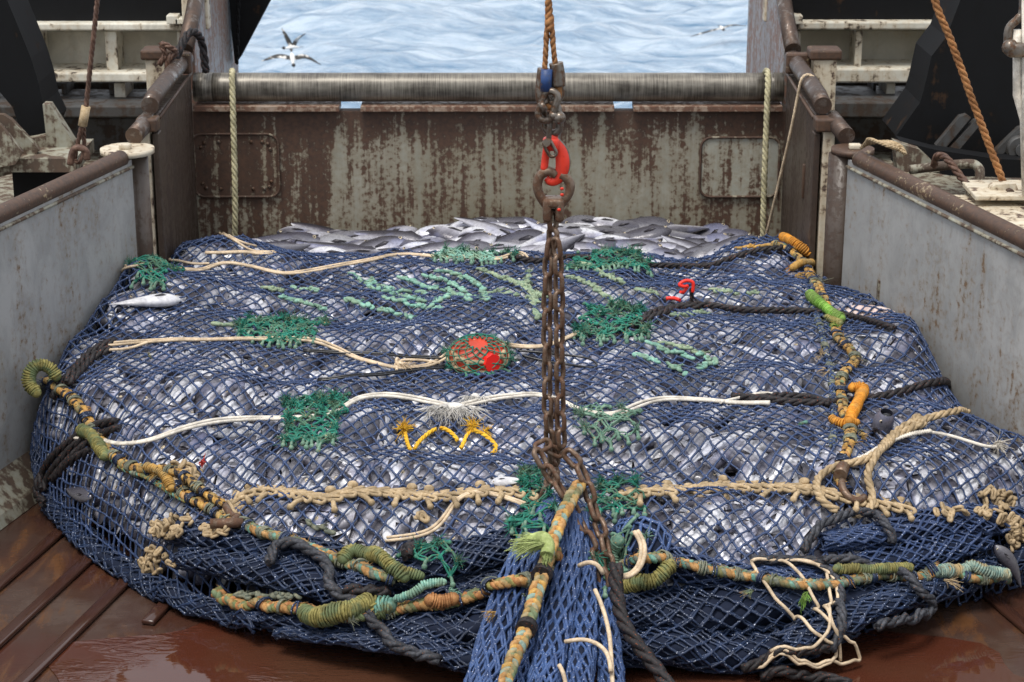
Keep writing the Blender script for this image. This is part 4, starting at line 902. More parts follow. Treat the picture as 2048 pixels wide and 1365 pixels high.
# whippings on the seam ropes
def whip(px,r,tr,m,label,off=.04,name='whipping',P=None,n=8):
    P=onpile(px,off,.01,n=n) if P is None else P; b=MB(); r*=.86; coil(b,P,r,tr,0,k=6); b.tube(P,r*.9,8); b.ball(P[0],r,nu=8,nv=6); b.ball(P[-1],r,nu=8,nv=6); return one(b,name,[M[m]],label,None,parent=net)
whip([(1565,490),(1580,500),(1598,512),(1612,522)],.024,.0046,'orange','orange rope whipping at the top right of the plait')
whip([(1612,522),(1600,540),(1585,552)],.016,.0046,'yellow','mustard whipping turned under the orange one')
whip([(1620,605),(1640,622),(1662,645),(1680,655)],.024,.0046,'lime','bright green rope whipping')
whip([(1648,652),(1680,665)],.014,.0046,'olive','olive turns below the green whipping')
whip([(1700,790),(1728,788),(1722,812),(1706,840),(1698,862)],.022,.0046,'orange','orange rope whipping at the middle of the right plait')
whip([(1662,850),(1685,862),(1712,858)],.016,.0046,'orange','orange turns round the plait',off=.03)
whip(None,.028,.005,'olive','green whipped eye at the left end of the plait',P=resample(cat([aty(112,752,7.92),aty(98,735,7.92),aty(76,730,7.9),aty(60,745,7.88),aty(58,768,7.86),aty(72,785,7.84)],8),.01))
whip([(175,868),(200,885),(225,920)],.026,.0046,'olive','olive whipping on the left plait')
whip([(305,945),(335,955),(352,985)],.02,.0046,'yellow','mustard frayed binding on the left plait')
whip([(690,1130),(700,1115),(740,1128),(790,1140),(810,1155)],.028,.0046,'olive','olive whipped rope loop')
whip([(800,1145),(835,1155)],.018,.0046,'olive','olive turns at the front')
whip([(625,1240),(660,1245),(700,1232),(745,1222),(780,1222)],.038,.0046,'olive','thick olive whipping on the foot rope',off=.05)
whip([(745,1215),(790,1215)],.033,.0046,'teal','teal turns on the foot rope',off=.06)
whip([(800,1200),(850,1190),(885,1188)],.014,.0046,'mint','mint rope end on the foot rope',off=.07)
whip([(860,1225),(905,1212)],.028,.0046,'rustrope','rust orange binding on the foot rope',off=.05)
whip([(1665,1160),(1700,1165),(1750,1150),(1795,1142)],.020,.0046,'olive','light olive whipping on the right foot rope',off=.06)
whip([(1240,1170),(1275,1175),(1305,1160),(1315,1130)],.030,.0046,'olive','olive whipping beside the gathered neck',off=.06)
whip([(1855,1150),(1920,1142),(1990,1150)],.024,.0046,'bluegreen','blue green bound rope at the right end',off=.05)
whip([(1255,1085),(1235,1110),(1240,1140),(1270,1150)],.030,.0046,'green2','green whipping at the neck',off=.05)
# frayed ends on the seam ropes
def tf(u,v,m,n=26,L=.05,sp=.6,label=None,name='frayed_end',up=.025,dirv=None,r=.0014):
    p=hit(u,v)+np.array([0,-.01,up]); b=MB(); dv=np.array(dirv if dirv is not None else (rng.uniform(-1,1),-.6,.1)); [tuft(b,p+rng.normal(size=3)*.006,dv+rng.normal(size=3)*.3,L*.8,.16,n//3,r,0,.3) for _ in range(3)]; return one(b,name,[M[m]],label,None,parent=net)
for u,v,m,n,L in((1745,870,'blackrope',60,.05),(1720,880,'yellow',40,.04),(330,950,'yellow',60,.06),(1672,665,'lime',70,.05),(1610,1200,'lime',60,.06),(300,720,'olive',10,.04),(95,735,'green2',30,.05),(1592,560,'yellow',30,.05),(1640,570,'net2',20,.04),(1640,720,'tan',26,.06),(1655,800,'greytan',24,.05),(985,1235,'yellow',26,.05),(900,1195,'mint',60,.05),(560,1215,'greytan',24,.05),(1050,1200,'olive',20,.05),(1890,1175,'tan',30,.06),(240,935,'green',20,.04),(345,990,'greytan',24,.05),(1700,960,'blackrope',26,.04),(1585,545,'orange',30,.05),(180,830,'ochre',16,.03),(1655,750,'tan',16,.05),(1650,640,'greytan',20,.04),(1500,1195,'ochre',20,.05),(1420,1150,'ochre',20,.04)):
    tf(u,v,m,n,L)
# green chafing patches tied on the net
def patch(u,v,ru,rv,mt='green',label=None,cell=.029):
    b=MB(); c=hit(u,v); A=hit(u+ru,v); B=hit(u,v+rv); wx=abs(A[0]-c[0]); wy=min(.3,max(.04,np.hypot(B[1]-c[1],B[2]-c[2])*.9)); wy*=1.35; B[1]=c[1]+wy
    ni=int(wx/cell)+1; nj=int(wy/cell)+1; I,J=np.meshgrid(np.arange(-ni,ni+1),np.arange(-nj,nj+1),indexing='ij'); ok=((I+J)%2==0)&(np.abs(I)<=ni*(.98-.18*(J/(nj+.1))*rng.choice([-1,1])))&(rng.random(I.shape)<.93)
    X=c[0]+I*cell*1.1+rng.normal(size=I.shape)*.006; dy=(B[1]-c[1])*.85/max(nj,1); Y=c[1]+J*dy+rng.normal(size=I.shape)*.006
    Pp=np.stack([X,Y,hsamp(HM,X,Y)],-1); N=nrm(HM,Pp); Pp=Pp+N*rng.uniform(.014,.032,I.shape)[...,None]
    for dj in(1,-1):
        s1=(slice(0,-1),slice(0,-1)) if dj==1 else (slice(0,-1),slice(1,None)); s2=(slice(1,None),slice(1,None)) if dj==1 else (slice(1,None),slice(0,-1)); k=ok[s1]&ok[s2]
        twine(b,Pp[s1][k],Pp[s2][k],N[s1][k],N[s2][k],.0050,0,sag=.004,jit=.003); twine(b,Pp[s1][k]+.005,Pp[s2][k]+.004,N[s1][k],N[s2][k],.0036,0,sag=.006,jit=.004)
    b.blobs(Pp[ok],.0125)
    o=one(b,'chafing_patch',[M[mt]],label,None,parent=net)
    up=np.argwhere(ok&(J>=nj*.35)|ok&(np.abs(I)>=ni*.7))
    for q in up[rng.random(len(up))<.5]: b2=MB(); tuft(b2,Pp[q[0],q[1]],(rng.uniform(-.4,.4),-.2,1),.030,.5,40,.0018,0,.9); b2.build('frayed_end',[M['green' if mt!='green2' else 'green2']],o)
    dn=np.argwhere(ok&(J<=-nj*.55))
    for q in dn: 
        p=Pp[q[0],q[1]]; d_=np.array([rng.uniform(-.3,.3),-1,-.35])*rng.uniform(.02,.05); p2=p+d_; p2[2]=max(p2[2],hsamp(HM,p2[0],p2[1])+.012)
        b3=MB(); b3.tube([p,(p+p2)/2+[0,0,.01],p2],[.005,.006,.008],5); b3.ball(p2,.011,nu=7,nv=5); b3.build('twine_tail',[M['green2']],o)
patch(308,540,52,34,label='green tied netting patch by the left wall'); patch(560,668,66,30,label='green netting patch left of centre'); patch(628,850,56,46,label='green netting patch below the left cord')
patch(1218,846,50,34,'green2','faded green netting patch right of the chain'); patch(1222,655,62,30,label='green netting patch right of the chain'); patch(1215,530,62,15,label='green netting patch near the fish heap')
patch(1235,1000,40,30,label='green netting patch behind the chain sling'); patch(1062,1035,18,26,label='green tuft left of the gathered neck'); patch(950,520,70,10,'mint','mint twine rows near the fish heap',cell=.026)
patch(1250,1120,34,34,'green2','green twine bundle at the neck'); patch(1205,1165,12,18,label='small green loops hanging by the neck'); patch(860,1110,40,8,label='green shreds at the front')
# mint twine mended rows
def rows(lines,mt,label):
    for L in lines:
        b=MB(); P=onpile(L,.014,.01,n=6,sm=2); P=resample(P,.027)
        T,S,U=frames(P)
        for i in range(len(P)):
            if rng.random()<.06: continue
            c=P[i]+rng.normal(size=3)*.004; ax=T[i]*rng.uniform(.5,1)+S[i]*rng.uniform(-.9,.9); 
            b.tube(link_curve(c,ax,U[i]+rng.normal(size=3)*.4,.048,.026,.007,10),.0074,6,closed=True); 
            if rng.random()<.35: b.ball(c+U[i]*.006,.0095,nu=7,nv=5)
            if rng.random()<.22: e=c+S[i]*rng.uniform(-.035,.035)+T[i]*.02+U[i]*.006; b.tube([c,e],[.005,.0035],5); tuft(b,e,(rng.uniform(-1,1),-.3,.4),.016,.5,10,.0012)
        one(b,'mended_row',[M[mt]],None,None,parent=net)
rows([[(705,555),(760,585),(810,600),(860,612)],[(740,565),(800,590),(850,590)],[(800,560),(850,578),(900,590),(940,608)],[(850,555),(900,572),(930,590)],[(880,545),(930,560),(960,580),(975,605)],[(690,603),(730,615),(770,628),(820,640)],[(770,600),(830,615),(880,622)],[(860,620),(900,600),(950,600)]],'mint','mint twine mended meshes across the middle')
rows([[(960,545),(1000,560),(1040,575)],[(980,590),(1040,595),(1070,610)],[(1010,560),(1060,585),(1075,640)],[(1060,550),(1050,580),(1090,600)],[(1150,525),(1190,545),(1240,570)],[(1140,560),(1180,575),(1220,605)]],'sage','sage twine mended meshes by the chain')
rows([[(565,600),(600,608),(645,620)],[(590,580),(640,588)],[(1280,685),(1330,705),(1380,720)],[(1275,715),(1330,735),(1370,750)],[(1400,715),(1430,725),(1400,740)]],'mint','mint twine rows on the plain blue mesh')
rows([[(1325,690),(1370,700),(1400,712)],[(1425,585),(1470,590),(1510,592)],[(1275,585),(1310,592)],[(430,655),(470,655)],[(530,585),(560,590)],[(1350,635),(1420,632)]],'sage','short sage twine rows')
rows([[(480,1190),(540,1198),(600,1195)],[(620,1050),(660,1065)]],'greytan','grey twine lashings')
rows([[(1480,500),(1510,498),(1550,496)]],'yellow','mustard twine row near the orange whipping')

# ---------------------------------------------------------------- cords, ropes and things lying on the net
def cord(px,label,rad=.0062,mt='cord',pair=.010,off=.018,name='cord',px2=None,n=10,cat_='cord'):
    r_=MB(); P=onpile(px,off,.012,n=n,sm=4)
    if pair:
        T,S,U=frames(P); L=np.arange(len(P))*.012; w=pair*(.75+.5*np.sin(L*7+len(px)))[:,None]; r_.tube(smooth(P+S*w,2),rad,8); r_.tube(smooth(P-S*w+U*.003,2),rad,8)
    else: r_.tube(P,rad,8)
    if px2:
        for q in px2: r_.tube(onpile(q,off+.003,.012,n=n,sm=4),rad,8)
    return one(r_,name,[M[mt]],label,cat_)
cord([(345,545),(400,548),(450,532),(505,540),(555,553),(610,550),(680,538),(740,528),(800,516),(870,520),(950,522),(1000,525),(1040,512),(1052,525)],'cream double cord lying along the back of the net below the fish heap',px2=[[(222,575),(228,555),(250,545),(290,535)],[(250,545),(275,520),(300,515),(330,520),(380,535),(420,535)]])
cord([(412,512),(450,512),(490,510),(520,515),(550,512)],'short knotted cream cord on the left hump of the net',px2=[[(440,474),(470,490),(500,508),(540,512)],[(448,474),(480,492),(510,500)]],pair=.007)
cord([(218,698),(280,694),(350,690),(430,690),(500,688),(560,688),(625,690),(670,705),(720,728),(770,742),(800,746),(850,742),(880,728),(910,706),(950,694),(990,692),(1030,700),(1080,702),(1120,690),(1165,670)],'cream double cord running over the orange float',off=.022,px2=[[(215,710),(260,708),(300,695)],[(790,752),(795,730),(840,728),(880,735)]])
cord([(160,878),(205,885),(245,893),(300,888),(360,868),(430,850),(500,846),(570,845),(640,840),(680,828),(720,805),(770,798),(830,805),(890,820),(930,822)],'ivory double cord across the left front of the net',mt='cordw',rad=.0068)
cord([(925,820),(960,812),(1000,802),(1060,797),(1110,805),(1150,825),(1200,838),(1240,835),(1280,818),(1330,805),(1400,808),(1470,815),(1540,815)],'ivory double cord across the right front of the net',mt='cordw',rad=.0068,px2=[[(1440,815),(1490,802),(1530,794),(1552,800)]])
cord([(775,1085),(820,1080),(865,1068),(890,1045),(915,1010),(950,992),(1000,1000),(1050,1018)],'cream cord below the tan lacing, left of the gathered neck')
b=MB(); [tuft(b,hit(905+dx,828)+[0,0,.03],(dx/40,-1,-.1),.08,.22,30,.0015,0,.6) for dx in(-35,-22,-10,0,10,22,35)]; [tuft(b,hit(950+dx,808)+[0,0,.03],(dx/40-.3,-1,-.1),.05,.3,24,.0015,0,.6) for dx in(-14,0,14)]; b.ball(hit(905,826)+[0,0,.025],(.05,.02,.018),nu=10,nv=6); b.ball(hit(950,806)+[0,0,.025],(.02,.02,.016),nu=8,nv=6)
one(b,'cord_knot',[M['white_fib']],'white frayed knot joining the two ivory cords','knot')
b=MB(); q=hit(845,1052)+[0,0,.03]
for k in range(5): b.tube(link_curve(q+rng.normal(size=3)*.006,rng.normal(size=3),rng.normal(size=3),.05,.034,.007,12),.0075,6,closed=True)
one(b,'knot',[M['tan']],'small tan rope knot below the lacing','knot')
b=MB(); q=hit(797,742)+[0,0,.035]
for k in range(4): b.tube(link_curve(q+rng.normal(size=3)*.006,rng.normal(size=3),rng.normal(size=3),.045,.032,.006,12),.0068,6,closed=True)
tuft(b,q,(1,-.3,0),.06,.3,50,.0013); one(b,'cord_knot',[M['cord']],'small knot with fluffy end on the cord left of the float','knot')
# tangle of cord at the lower right and round the neck
def air(name,pts,rad,mt,label,cat_,lay=False,n=10,pair=0,group=None):
    P=smooth(resample(cat(np.array([aty(u,v,y) for u,v,y in pts]),n),.015),2); z=hsamp(HM,P[:,0],P[:,1])+rad; P[:,2]=np.maximum(P[:,2],np.minimum(z,P[:,2]+.05)); b=MB()
    if lay: strands(b,P,rad,k=5)
    else: b.tube(P,rad,8)
    if pair: T,S,U=frames(P); b.tube(P+S*pair,rad,8)
    return one(b,name,[M[mt]],label,cat_,group)
def surf(px,rad,mt,label,cat_='rope',name='rope',off=None,more=(),mats=None,n=10,pitch=None):
    b=MB(); off=rad if off is None else off
    for q in [px]+list(more): strands(b,onpile(q,off,.01,n=n,sm=5),rad,mats or (0,0,0),k=6,pitch=pitch)
    return one(b,name,[M[mt]] if isinstance(mt,str) else [M[m] for m in mt],label,cat_)
b=MB()
for q in([(1500,1142),(1530,1185),(1560,1222),(1610,1262),(1650,1290),(1662,1318),(1640,1338),(1560,1335),(1500,1336)],[(1505,1138),(1560,1138),(1590,1158),(1615,1200),(1640,1245),(1680,1285),(1712,1318),(1690,1330),(1620,1332),(1540,1325)],[(1570,1136),(1620,1140),(1655,1160),(1668,1200),(1655,1250),(1630,1285),(1590,1305),(1550,1302)],[(1500,1140),(1540,1134),(1600,1140),(1640,1145)],[(1650,1165),(1652,1220),(1665,1290),(1665,1320)]):
    b.tube(onpile(q,.035,.015,n=8,sm=10),.0062,8)
one(b,'tangled_cord',[M['cord']],'tangled cream cord hanging over the dark net folds at lower right','cord')
air('cord',[(1275,1062,6.42),(1288,1085,6.38),(1290,1110,6.35),(1278,1140,6.32),(1255,1155,6.3),(1238,1155,6.3)],.008,'cord','cream cord looped round the net bundle right of the chain','cord',pair=.013)
air('cord',[(1158,1132,6.25),(1175,1125,6.22),(1195,1128,6.2),(1206,1148,6.2)],.008,'cord','short cream cord hooked over the neck below the chain','cord')
air('cord',[(1190,1180,6.12),(1205,1215,6.05),(1218,1265,5.96),(1222,1310,5.88),(1226,1390,5.75)],.0075,'cord','long cream cord hanging down the right side of the neck','cord')
air('cord',[(1130,1284,5.93),(1165,1279,5.91),(1195,1288,5.9),(1216,1310,5.86),(1222,1345,5.8)],.0075,'cord','cream cord crossing the gathered neck near the bottom','cord')
air('cord',[(1118,1330,5.85),(1128,1350,5.82),(1134,1390,5.76)],.0075,'cord','cream cord end between the folds at the bottom','cord')
surf([(228,690),(190,708),(160,735),(128,775),(112,800)],.020,'blackrope','thick black rope running from the cord end to the left edge',more=[[(222,705),(190,720),(165,745),(140,775)]])
surf([(240,850),(185,858),(150,885),(115,915),(92,950),(80,985),(95,1010)],.019,'blackrope','black rope bundle hanging down the left end of the net',more=[[(205,870),(160,892),(128,925),(105,955),(92,985)],[(245,862),(200,880),(165,905),(135,935),(112,962)],[(190,905),(150,925),(120,955)]])
surf([(330,497),(350,485),(365,480),(380,478)],.018,'blackrope','end of black rope behind the left hump of the net')
surf([(1020,520),(1075,528),(1130,520),(1200,525),(1275,534),(1350,538),(1420,538),(1470,520),(1530,505),(1590,503),(1640,510),(1680,525),(1697,545),(1708,560)],.016,'blackrope','black rope across the back of the net, curving down to the right wall')
surf([(1235,668),(1275,652),(1310,640),(1370,618),(1420,618),(1490,628),(1560,628),(1620,630),(1680,635),(1740,650),(1790,665)],.017,'blackrope','black rope under the red ribbon across the right half',more=[[(1260,662),(1300,635),(1350,622),(1400,622)]])
surf([(1462,800),(1520,806),(1570,812),(1620,815),(1680,812),(1740,805),(1800,790),(1860,772),(1920,770),(1965,785),(1995,808)],.018,'blackrope','black rope from the ivory cord to the right wall corner',more=[[(1500,812),(1560,800),(1620,805),(1660,818)]])
surf([(545,1135),(550,1112),(575,1098),(610,1105),(640,1135),(665,1165),(690,1195),(730,1240),(770,1275),(830,1305),(880,1320)],.021,'greyrope','charcoal rope looped over the front left folds',off=.04)
surf([(700,1185),(740,1190),(780,1180)],.021,'blackrope','black rope stub under the olive whipped loop',off=.03)
surf([(815,1125),(830,1105),(855,1100)],.024,'blackrope','short black rope end poking out at the front',off=.03)
surf([(1600,1110),(1630,1080),(1665,1050),(1705,1035),(1745,1045),(1768,1070),(1772,1095)],.018,'greyrope','charcoal rope arch right of the ring shackle',off=.04)
surf([(1690,1130),(1740,1150),(1790,1165),(1830,1190),(1845,1215),(1820,1235),(1770,1245),(1730,1252)],.018,'greyrope','charcoal rope loop trailing onto the deck at right',off=.05,more=[[(1640,1140),(1700,1135),(1750,1155)]])
surf([(1500,1132),(1560,1130),(1620,1135),(1655,1155),(1672,1190),(1682,1230),(1668,1265),(1650,1300)],.019,'greyrope','charcoal rope behind the tangled cord',off=.03)
surf([(1480,1340),(1540,1318),(1600,1305),(1650,1296)],.020,'blackrope','black rope end on the deck below the tangled cord',off=.02,more=[[(1520,1355),(1580,1352),(1640,1362),(1700,1380)]])
air('rope',[(1232,1130,6.3),(1232,1180,6.22),(1245,1240,6.12),(1275,1290,6.03),(1310,1335,5.96),(1350,1390,5.86)],.026,'blackrope','thick black rope descending right of the gathered neck','rope',lay=True)
surf([(1925,835),(1880,842),(1848,850),(1825,868),(1790,885),(1770,905),(1735,925),(1700,935),(1665,945),(1640,965),(1630,995),(1645,1020),(1668,1032)],.016,'tan','tan rope loop holding the ring shackle on the right plait',off=.03,more=[[(1848,850),(1815,860),(1780,885),(1758,910),(1730,950),(1735,985),(1740,1010),(1728,1032),(1700,1040)],[(1838,845),(1822,850),(1832,868),(1846,856)]])
b=MB(); plait(b,onpile([(1690,935),(1730,920),(1780,895),(1820,880),(1860,872)],.025,.01),.012,(0,0,0)); b.tube(onpile([(1855,872),(1900,880),(1940,893),(1975,902),(1995,900)],.02,.012),.007,8); tuft(b,hit(1990,898)+[0,0,.02],(.6,-.6,.1),.05,.6,60,.0015)
one(b,'cord',[M['cordw']],'ivory cord with frayed end reaching to the right from the tan loop','cord')
r=thing('ring_shackle','rusty shackle in the tan rope loop at the right end of the lacing','shackle',hit(1695,1000))
b=MB(); b.tube(onpile([(1680,975),(1678,990),(1690,1008),(1708,1015),(1722,1005)],.035,.01),.014,12); one(b,'bow',[M['iron']],None,None,parent=r)
b=MB(); p=hit(1682,965)+[0,0,.04]; b.tube([p-[.01,.03,.0],p+[.01,.03,.01]],.026,12); one(b,'pin',[M['iron']],None,None,parent=r)
r=thing('ring_shackle','rusty shackle at the lower end of the left yellow plait','shackle',hit(462,1050))
b=MB(); b.tube(onpile([(455,1025),(468,1035),(475,1050),(468,1062),(445,1062)],.035,.01),.014,12); one(b,'bow',[M['iron']],None,None,parent=r)
b=MB(); p=hit(455,1066)+[0,-.01,.04]; b.tube([p-[.06,.0,.0],p+[.06,.01,.0]],.019,12); one(b,'pin',[M['iron']],None,None,parent=r)
# yellow rope bits
r_=MB(); strands(r_,onpile([(812,870),(815,890),(820,906)],.012,.008),.0085); strands(r_,onpile([(828,904),(838,888),(860,868),(872,862)],.012,.008),.0085); strands(r_,onpile([(880,860),(892,862),(908,874),(916,886)],.012,.008),.0085); tuft(r_,hit(808,868)+[0,0,.02],(0,.1,1),.045,1.0,90,.0018); 
one(r_,'yellow_rope_scrap',[M['bright']],'yellow rope scrap with frayed head woven in the mesh, left piece','rope')
r_=MB(); strands(r_,onpile([(922,902),(930,885),(938,868),(952,864)],.012,.008),.0085); strands(r_,onpile([(940,862),(965,872),(985,888),(995,902),(985,914)],.014,.008),.0095,n=3); tuft(r_,hit(945,862)+[0,0,.02],(-.2,.1,1),.04,1.0,70,.0018); tuft(r_,hit(972,872)+[0,0,.02],(.3,.1,.6),.03,1.0,40,.0018)
one(r_,'yellow_rope_scrap',[M['bright']],'yellow rope scrap with knotted hanging end, right piece','rope')
# black rods beside the float
def rod(px,label,gap=.011,cl=False):
    b=MB(); P=onpile(px,.020,.03,n=4,sm=20); T,S,U=frames(P); b.tube(P+S*gap,.0048,8); b.tube(P-S*gap,.0048,8)
    o=one(b,'black_rod',[M['rod']],label,'rod'); return o
rod([(605,710),(700,714),(800,718),(892,722)],'upper pair of thin black rods reaching left from the float')
rod([(635,770),(720,762),(800,752),(895,740)],'lower pair of thin black rods reaching left from the float')
b=MB(); P=onpile([(1035,708),(1080,712),(1150,720),(1185,728),(1196,742),(1180,745),(1140,738),(1090,730),(1045,718)],.02,.012,sm=3); b.tube(P,.005,8); one(b,'black_rod',[M['rod']],'thin black loop reaching right from the float past the chain','rod')
# orange float under its green net
def fl():
    c=hit(957,735); N=np.array([0,-.35,.94]); c=c+np.array([0,.03,.035]); a,bb,h=.128,.105,.075
    r=thing('net_float','orange worn float with red cap tied under green netting in the middle of the net','float',c)
    Rm=np.array([[1,0,0],[0,.94,-.34],[0,.34,.94]]).T
    def S(u,v,k=1.0): # u azimuth, v elevation from rim to top
        e=.75; x=a*abs(math.cos(v))**e*math.cos(u); y=bb*abs(math.cos(v))**e*math.sin(u); z=h*math.sin(v); return c+Rm.T@(np.array([x,y,z])*k)
    b=MB(); nu,nv=48,20; V=[S(2*math.pi*i/nu,-math.pi/2+math.pi*j/nv) for j in range(nv+1) for i in range(nu)]
    b.add(V,[[j*nu+i,j*nu+(i+1)%nu,(j+1)*nu+(i+1)%nu,(j+1)*nu+i] for j in range(nv) for i in range(nu)]); one(b,'body',[M['float']],None,None,parent=r)
    b=MB(); b.tube([S(2*math.pi*i/60,.05,1.01) for i in range(60)],.008,8,closed=True); 
    b.tube([S(-math.pi*.95+math.pi*.9*i/20,.62,1.0) for i in range(21)],.010,8)
    for u in(-2.5,-1.95,-1.15,-.5): b.tube([S(u,.05+.6*i/8,1.01) for i in range(9)],.009,8)
    one(b,'rib',[M['tan']],None,None,parent=r)
    b=MB(); p=S(-1.05,.50,1.0); n=(p-c)/np.linalg.norm(p-c); b.tube([p-n*.03,p+n*.010],.040,8); b.build('cap',[M['floatcap']],r,smooth=False)
    b=MB(); p=S(-1.72,.40,1.045); ex=np.array([1,0,0.]); q=S(-1.72,.62,1.04)-p; q/=np.linalg.norm(q)
    b.tube([p+q*.020+ex*.006,p-ex*.010,p+ex*.016-q*.003],.0042,5); one(b,'mark',[M['mark']],None,None,parent=r)
    b=MB(); NU,NV=26,8; Pp={}
    for i in range(NU):
        for j in range(-1,NV): 
            if (i+j)%2==0: Pp[i,j]=S(2*math.pi*i/NU+rng.normal()*.04,max(-.15,j/NV*1.55)+rng.normal()*.03,1.07)
    A=[];B=[]
    for (i,j),p in Pp.items():
        for di in(1,-1):
            q=Pp.get(((i+di)%NU,j+1)); 
            if q is not None: A.append(p);B.append(q)
    A=np.array(A);B=np.array(B); na=(A-c)/np.linalg.norm(A-c,axis=1)[:,None]; twine(b,A,B,na,na,.0026,0,sag=.003); b.blobs(np.array(list(Pp.values())),.006)
    for u in(-2.0,-1.8,-1.35,-1.15,-.8):
        p=S(u,-.05,1.07); q=p+np.array([rng.uniform(-.0,.05),-.05,0]); q[2]=hsamp(HM,q[0],q[1])+.01; b.tube(cat([p,(p+q)/2+[0,-.01,.01],q],5),.0045,6); b.ball(q,.009,nu=7,nv=5)
    for u,v in((3.0,.3),(2.8,.0),(1.1,.4),(.4,.5),(.1,.2),(-.1,.0),(-2.6,-.1)): tuft(b,S(u,v,1.1),(math.cos(u),math.sin(u),.6),.03,.8,22,.0013)
    one(b,'net_cover',[M['green']],None,None,parent=r)
fl()
# red ribbon on a short black stub
r=thing('marker_ribbon','red ribbon tied on a short black rope stub above the black rope','ribbon',hit(1380,612))
b=MB(); p=hit(1383,615); strands(b,np.array([p,p+[.0,0,.05],p+[-.004,0,.09]]),.010); one(b,'stub',[M['blackrope']],None,None,parent=r)
b=MB(); p=p+np.array([-.01,-.012,.085]); L=cat([p+[.012,0,-.01],p+[.012,0,.035],p+[-.02,0,.045],p+[-.05,-.01,.03],p+[-.03,-.01,.02],p+[-.012,0,.018],p+[-.03,0,-.01],p+[-.045,-.01,-.005]],6)
for i in(0,): b.tube(L,.008,6)
one(b,'ribbon',[M['ribbon']],None,None,parent=r)
b=MB(); P=onpile([(1332,605),(1348,603),(1362,608)],.02,.01); b.tube(P,.009,6); one(b,'red_scrap',[M['ribbon']],'small red scrap lying left of the red ribbon','scrap')
b=MB(); P=onpile([(1598,858),(1612,853)],.02,.01); b.tube(P,.008,8); one(b,'green_tube',[M['teal']],'tiny teal tube end lying under the black rope at right','tube')

# ---------------------------------------------------------------- fish
def fish_proto(L=.5,bend=0.0,twist=0,dep=1.0,seed=0):
    """body lies along x, back towards +z, flank towards +-y; returns verts, quads, material, hz"""
    t=np.array([0,.02,.05,.09,.14,.20,.28,.38,.50,.62,.74,.85,.94,1.0]); hh=np.array([.006,.020,.034,.050,.063,.072,.078,.075,.066,.053,.038,.024,.012,.004])*dep*L/.5
    wd=np.array([.004,.012,.022,.032,.040,.044,.045,.041,.034,.026,.018,.010,.005,.002])*L/.5; k=12; th=np.arange(k)*2*math.pi/k
    cx=t*L-L*.4; cy=-.06*np.clip(t-.25,0,1)**2*L; cz=.012*np.sin(t*6+seed)*L+bend*np.clip(t-.25,0,1)**2*L*.75
    b=MB(); sh=np.sign(np.cos(th))*np.abs(np.cos(th))**.9
    V=np.stack([np.broadcast_to(cx[:,None],(14,k)),cy[:,None]+np.sin(th)[None]*wd[:,None],cz[:,None]+sh[None]*hh[:,None]*.92],-1)
    i=np.arange(13)[:,None];j=np.arange(k)[None]; F=np.stack([i*k+j,i*k+(j+1)%k,(i+1)*k+(j+1)%k,(i+1)*k+j],-1).reshape(-1,4)
    b.add(V,F,0); b.f.append(np.array([list(range(k))[::-1]])); b.m.append(np.zeros(1)); hz=np.broadcast_to(np.cos(th)[None],(14,k)).ravel()
    ex=.075*L-L*.4; ez=.013*L/.5
    E=[(ex,s*.0265*L/.5,ez) for s in(-1,1)]
    return b,hz,E,L,dep
def ridge(b,L,dep,bend,seed):
    xs=np.linspace(.24,.97,12); top=np.interp(xs,[.2,.28,.5,.74,1],[.066,.072,.062,.036,.006])*dep*L/.5
    cy=(-.06*np.clip(xs-.25,0,1)**2*L); cz=.012*np.sin(xs*6+seed)*L+bend*np.clip(xs-.25,0,1)**2*L*.75; h=.016*np.sin(np.clip((xs-.24)/.73,0,1)*math.pi)**.5+.012*(xs<.36)
    A=np.c_[xs*L-L*.4,cy-.0015,cz+top*.85]; B=np.c_[xs*L-L*.4+.01,cy,cz+top*.9+h]; C_=A+[0,.003,0]
    V=np.r_[A,B,C_]; n=12; F=[[i,i+1,n+i+1,n+i] for i in range(n-1)]+[[n+i,n+i+1,2*n+i+1,2*n+i] for i in range(n-1)]; b.add(V,F,1)
def pect(b,L,s=1):
    x=.21*L-L*.4; y=s*.043*L/.5; P=np.array([[x,y,-.01],[x+.03,y+s*.010,-.004],[x+.085,y+s*.004,-.016],[x+.09,y+s*.002,-.022],[x+.03,y+s*.004,-.026]]); Q=P+[0,s*-.003,0]
    b.add(np.r_[P,Q],[[0,1,6,5],[1,2,7,6],[2,3,8,7],[3,4,9,8],[4,0,5,9]],1); n0=b.n-10; b.f.append(np.array([[0,1,2,3,4]])+n0); b.m.append(np.ones(1))
PROT=[]
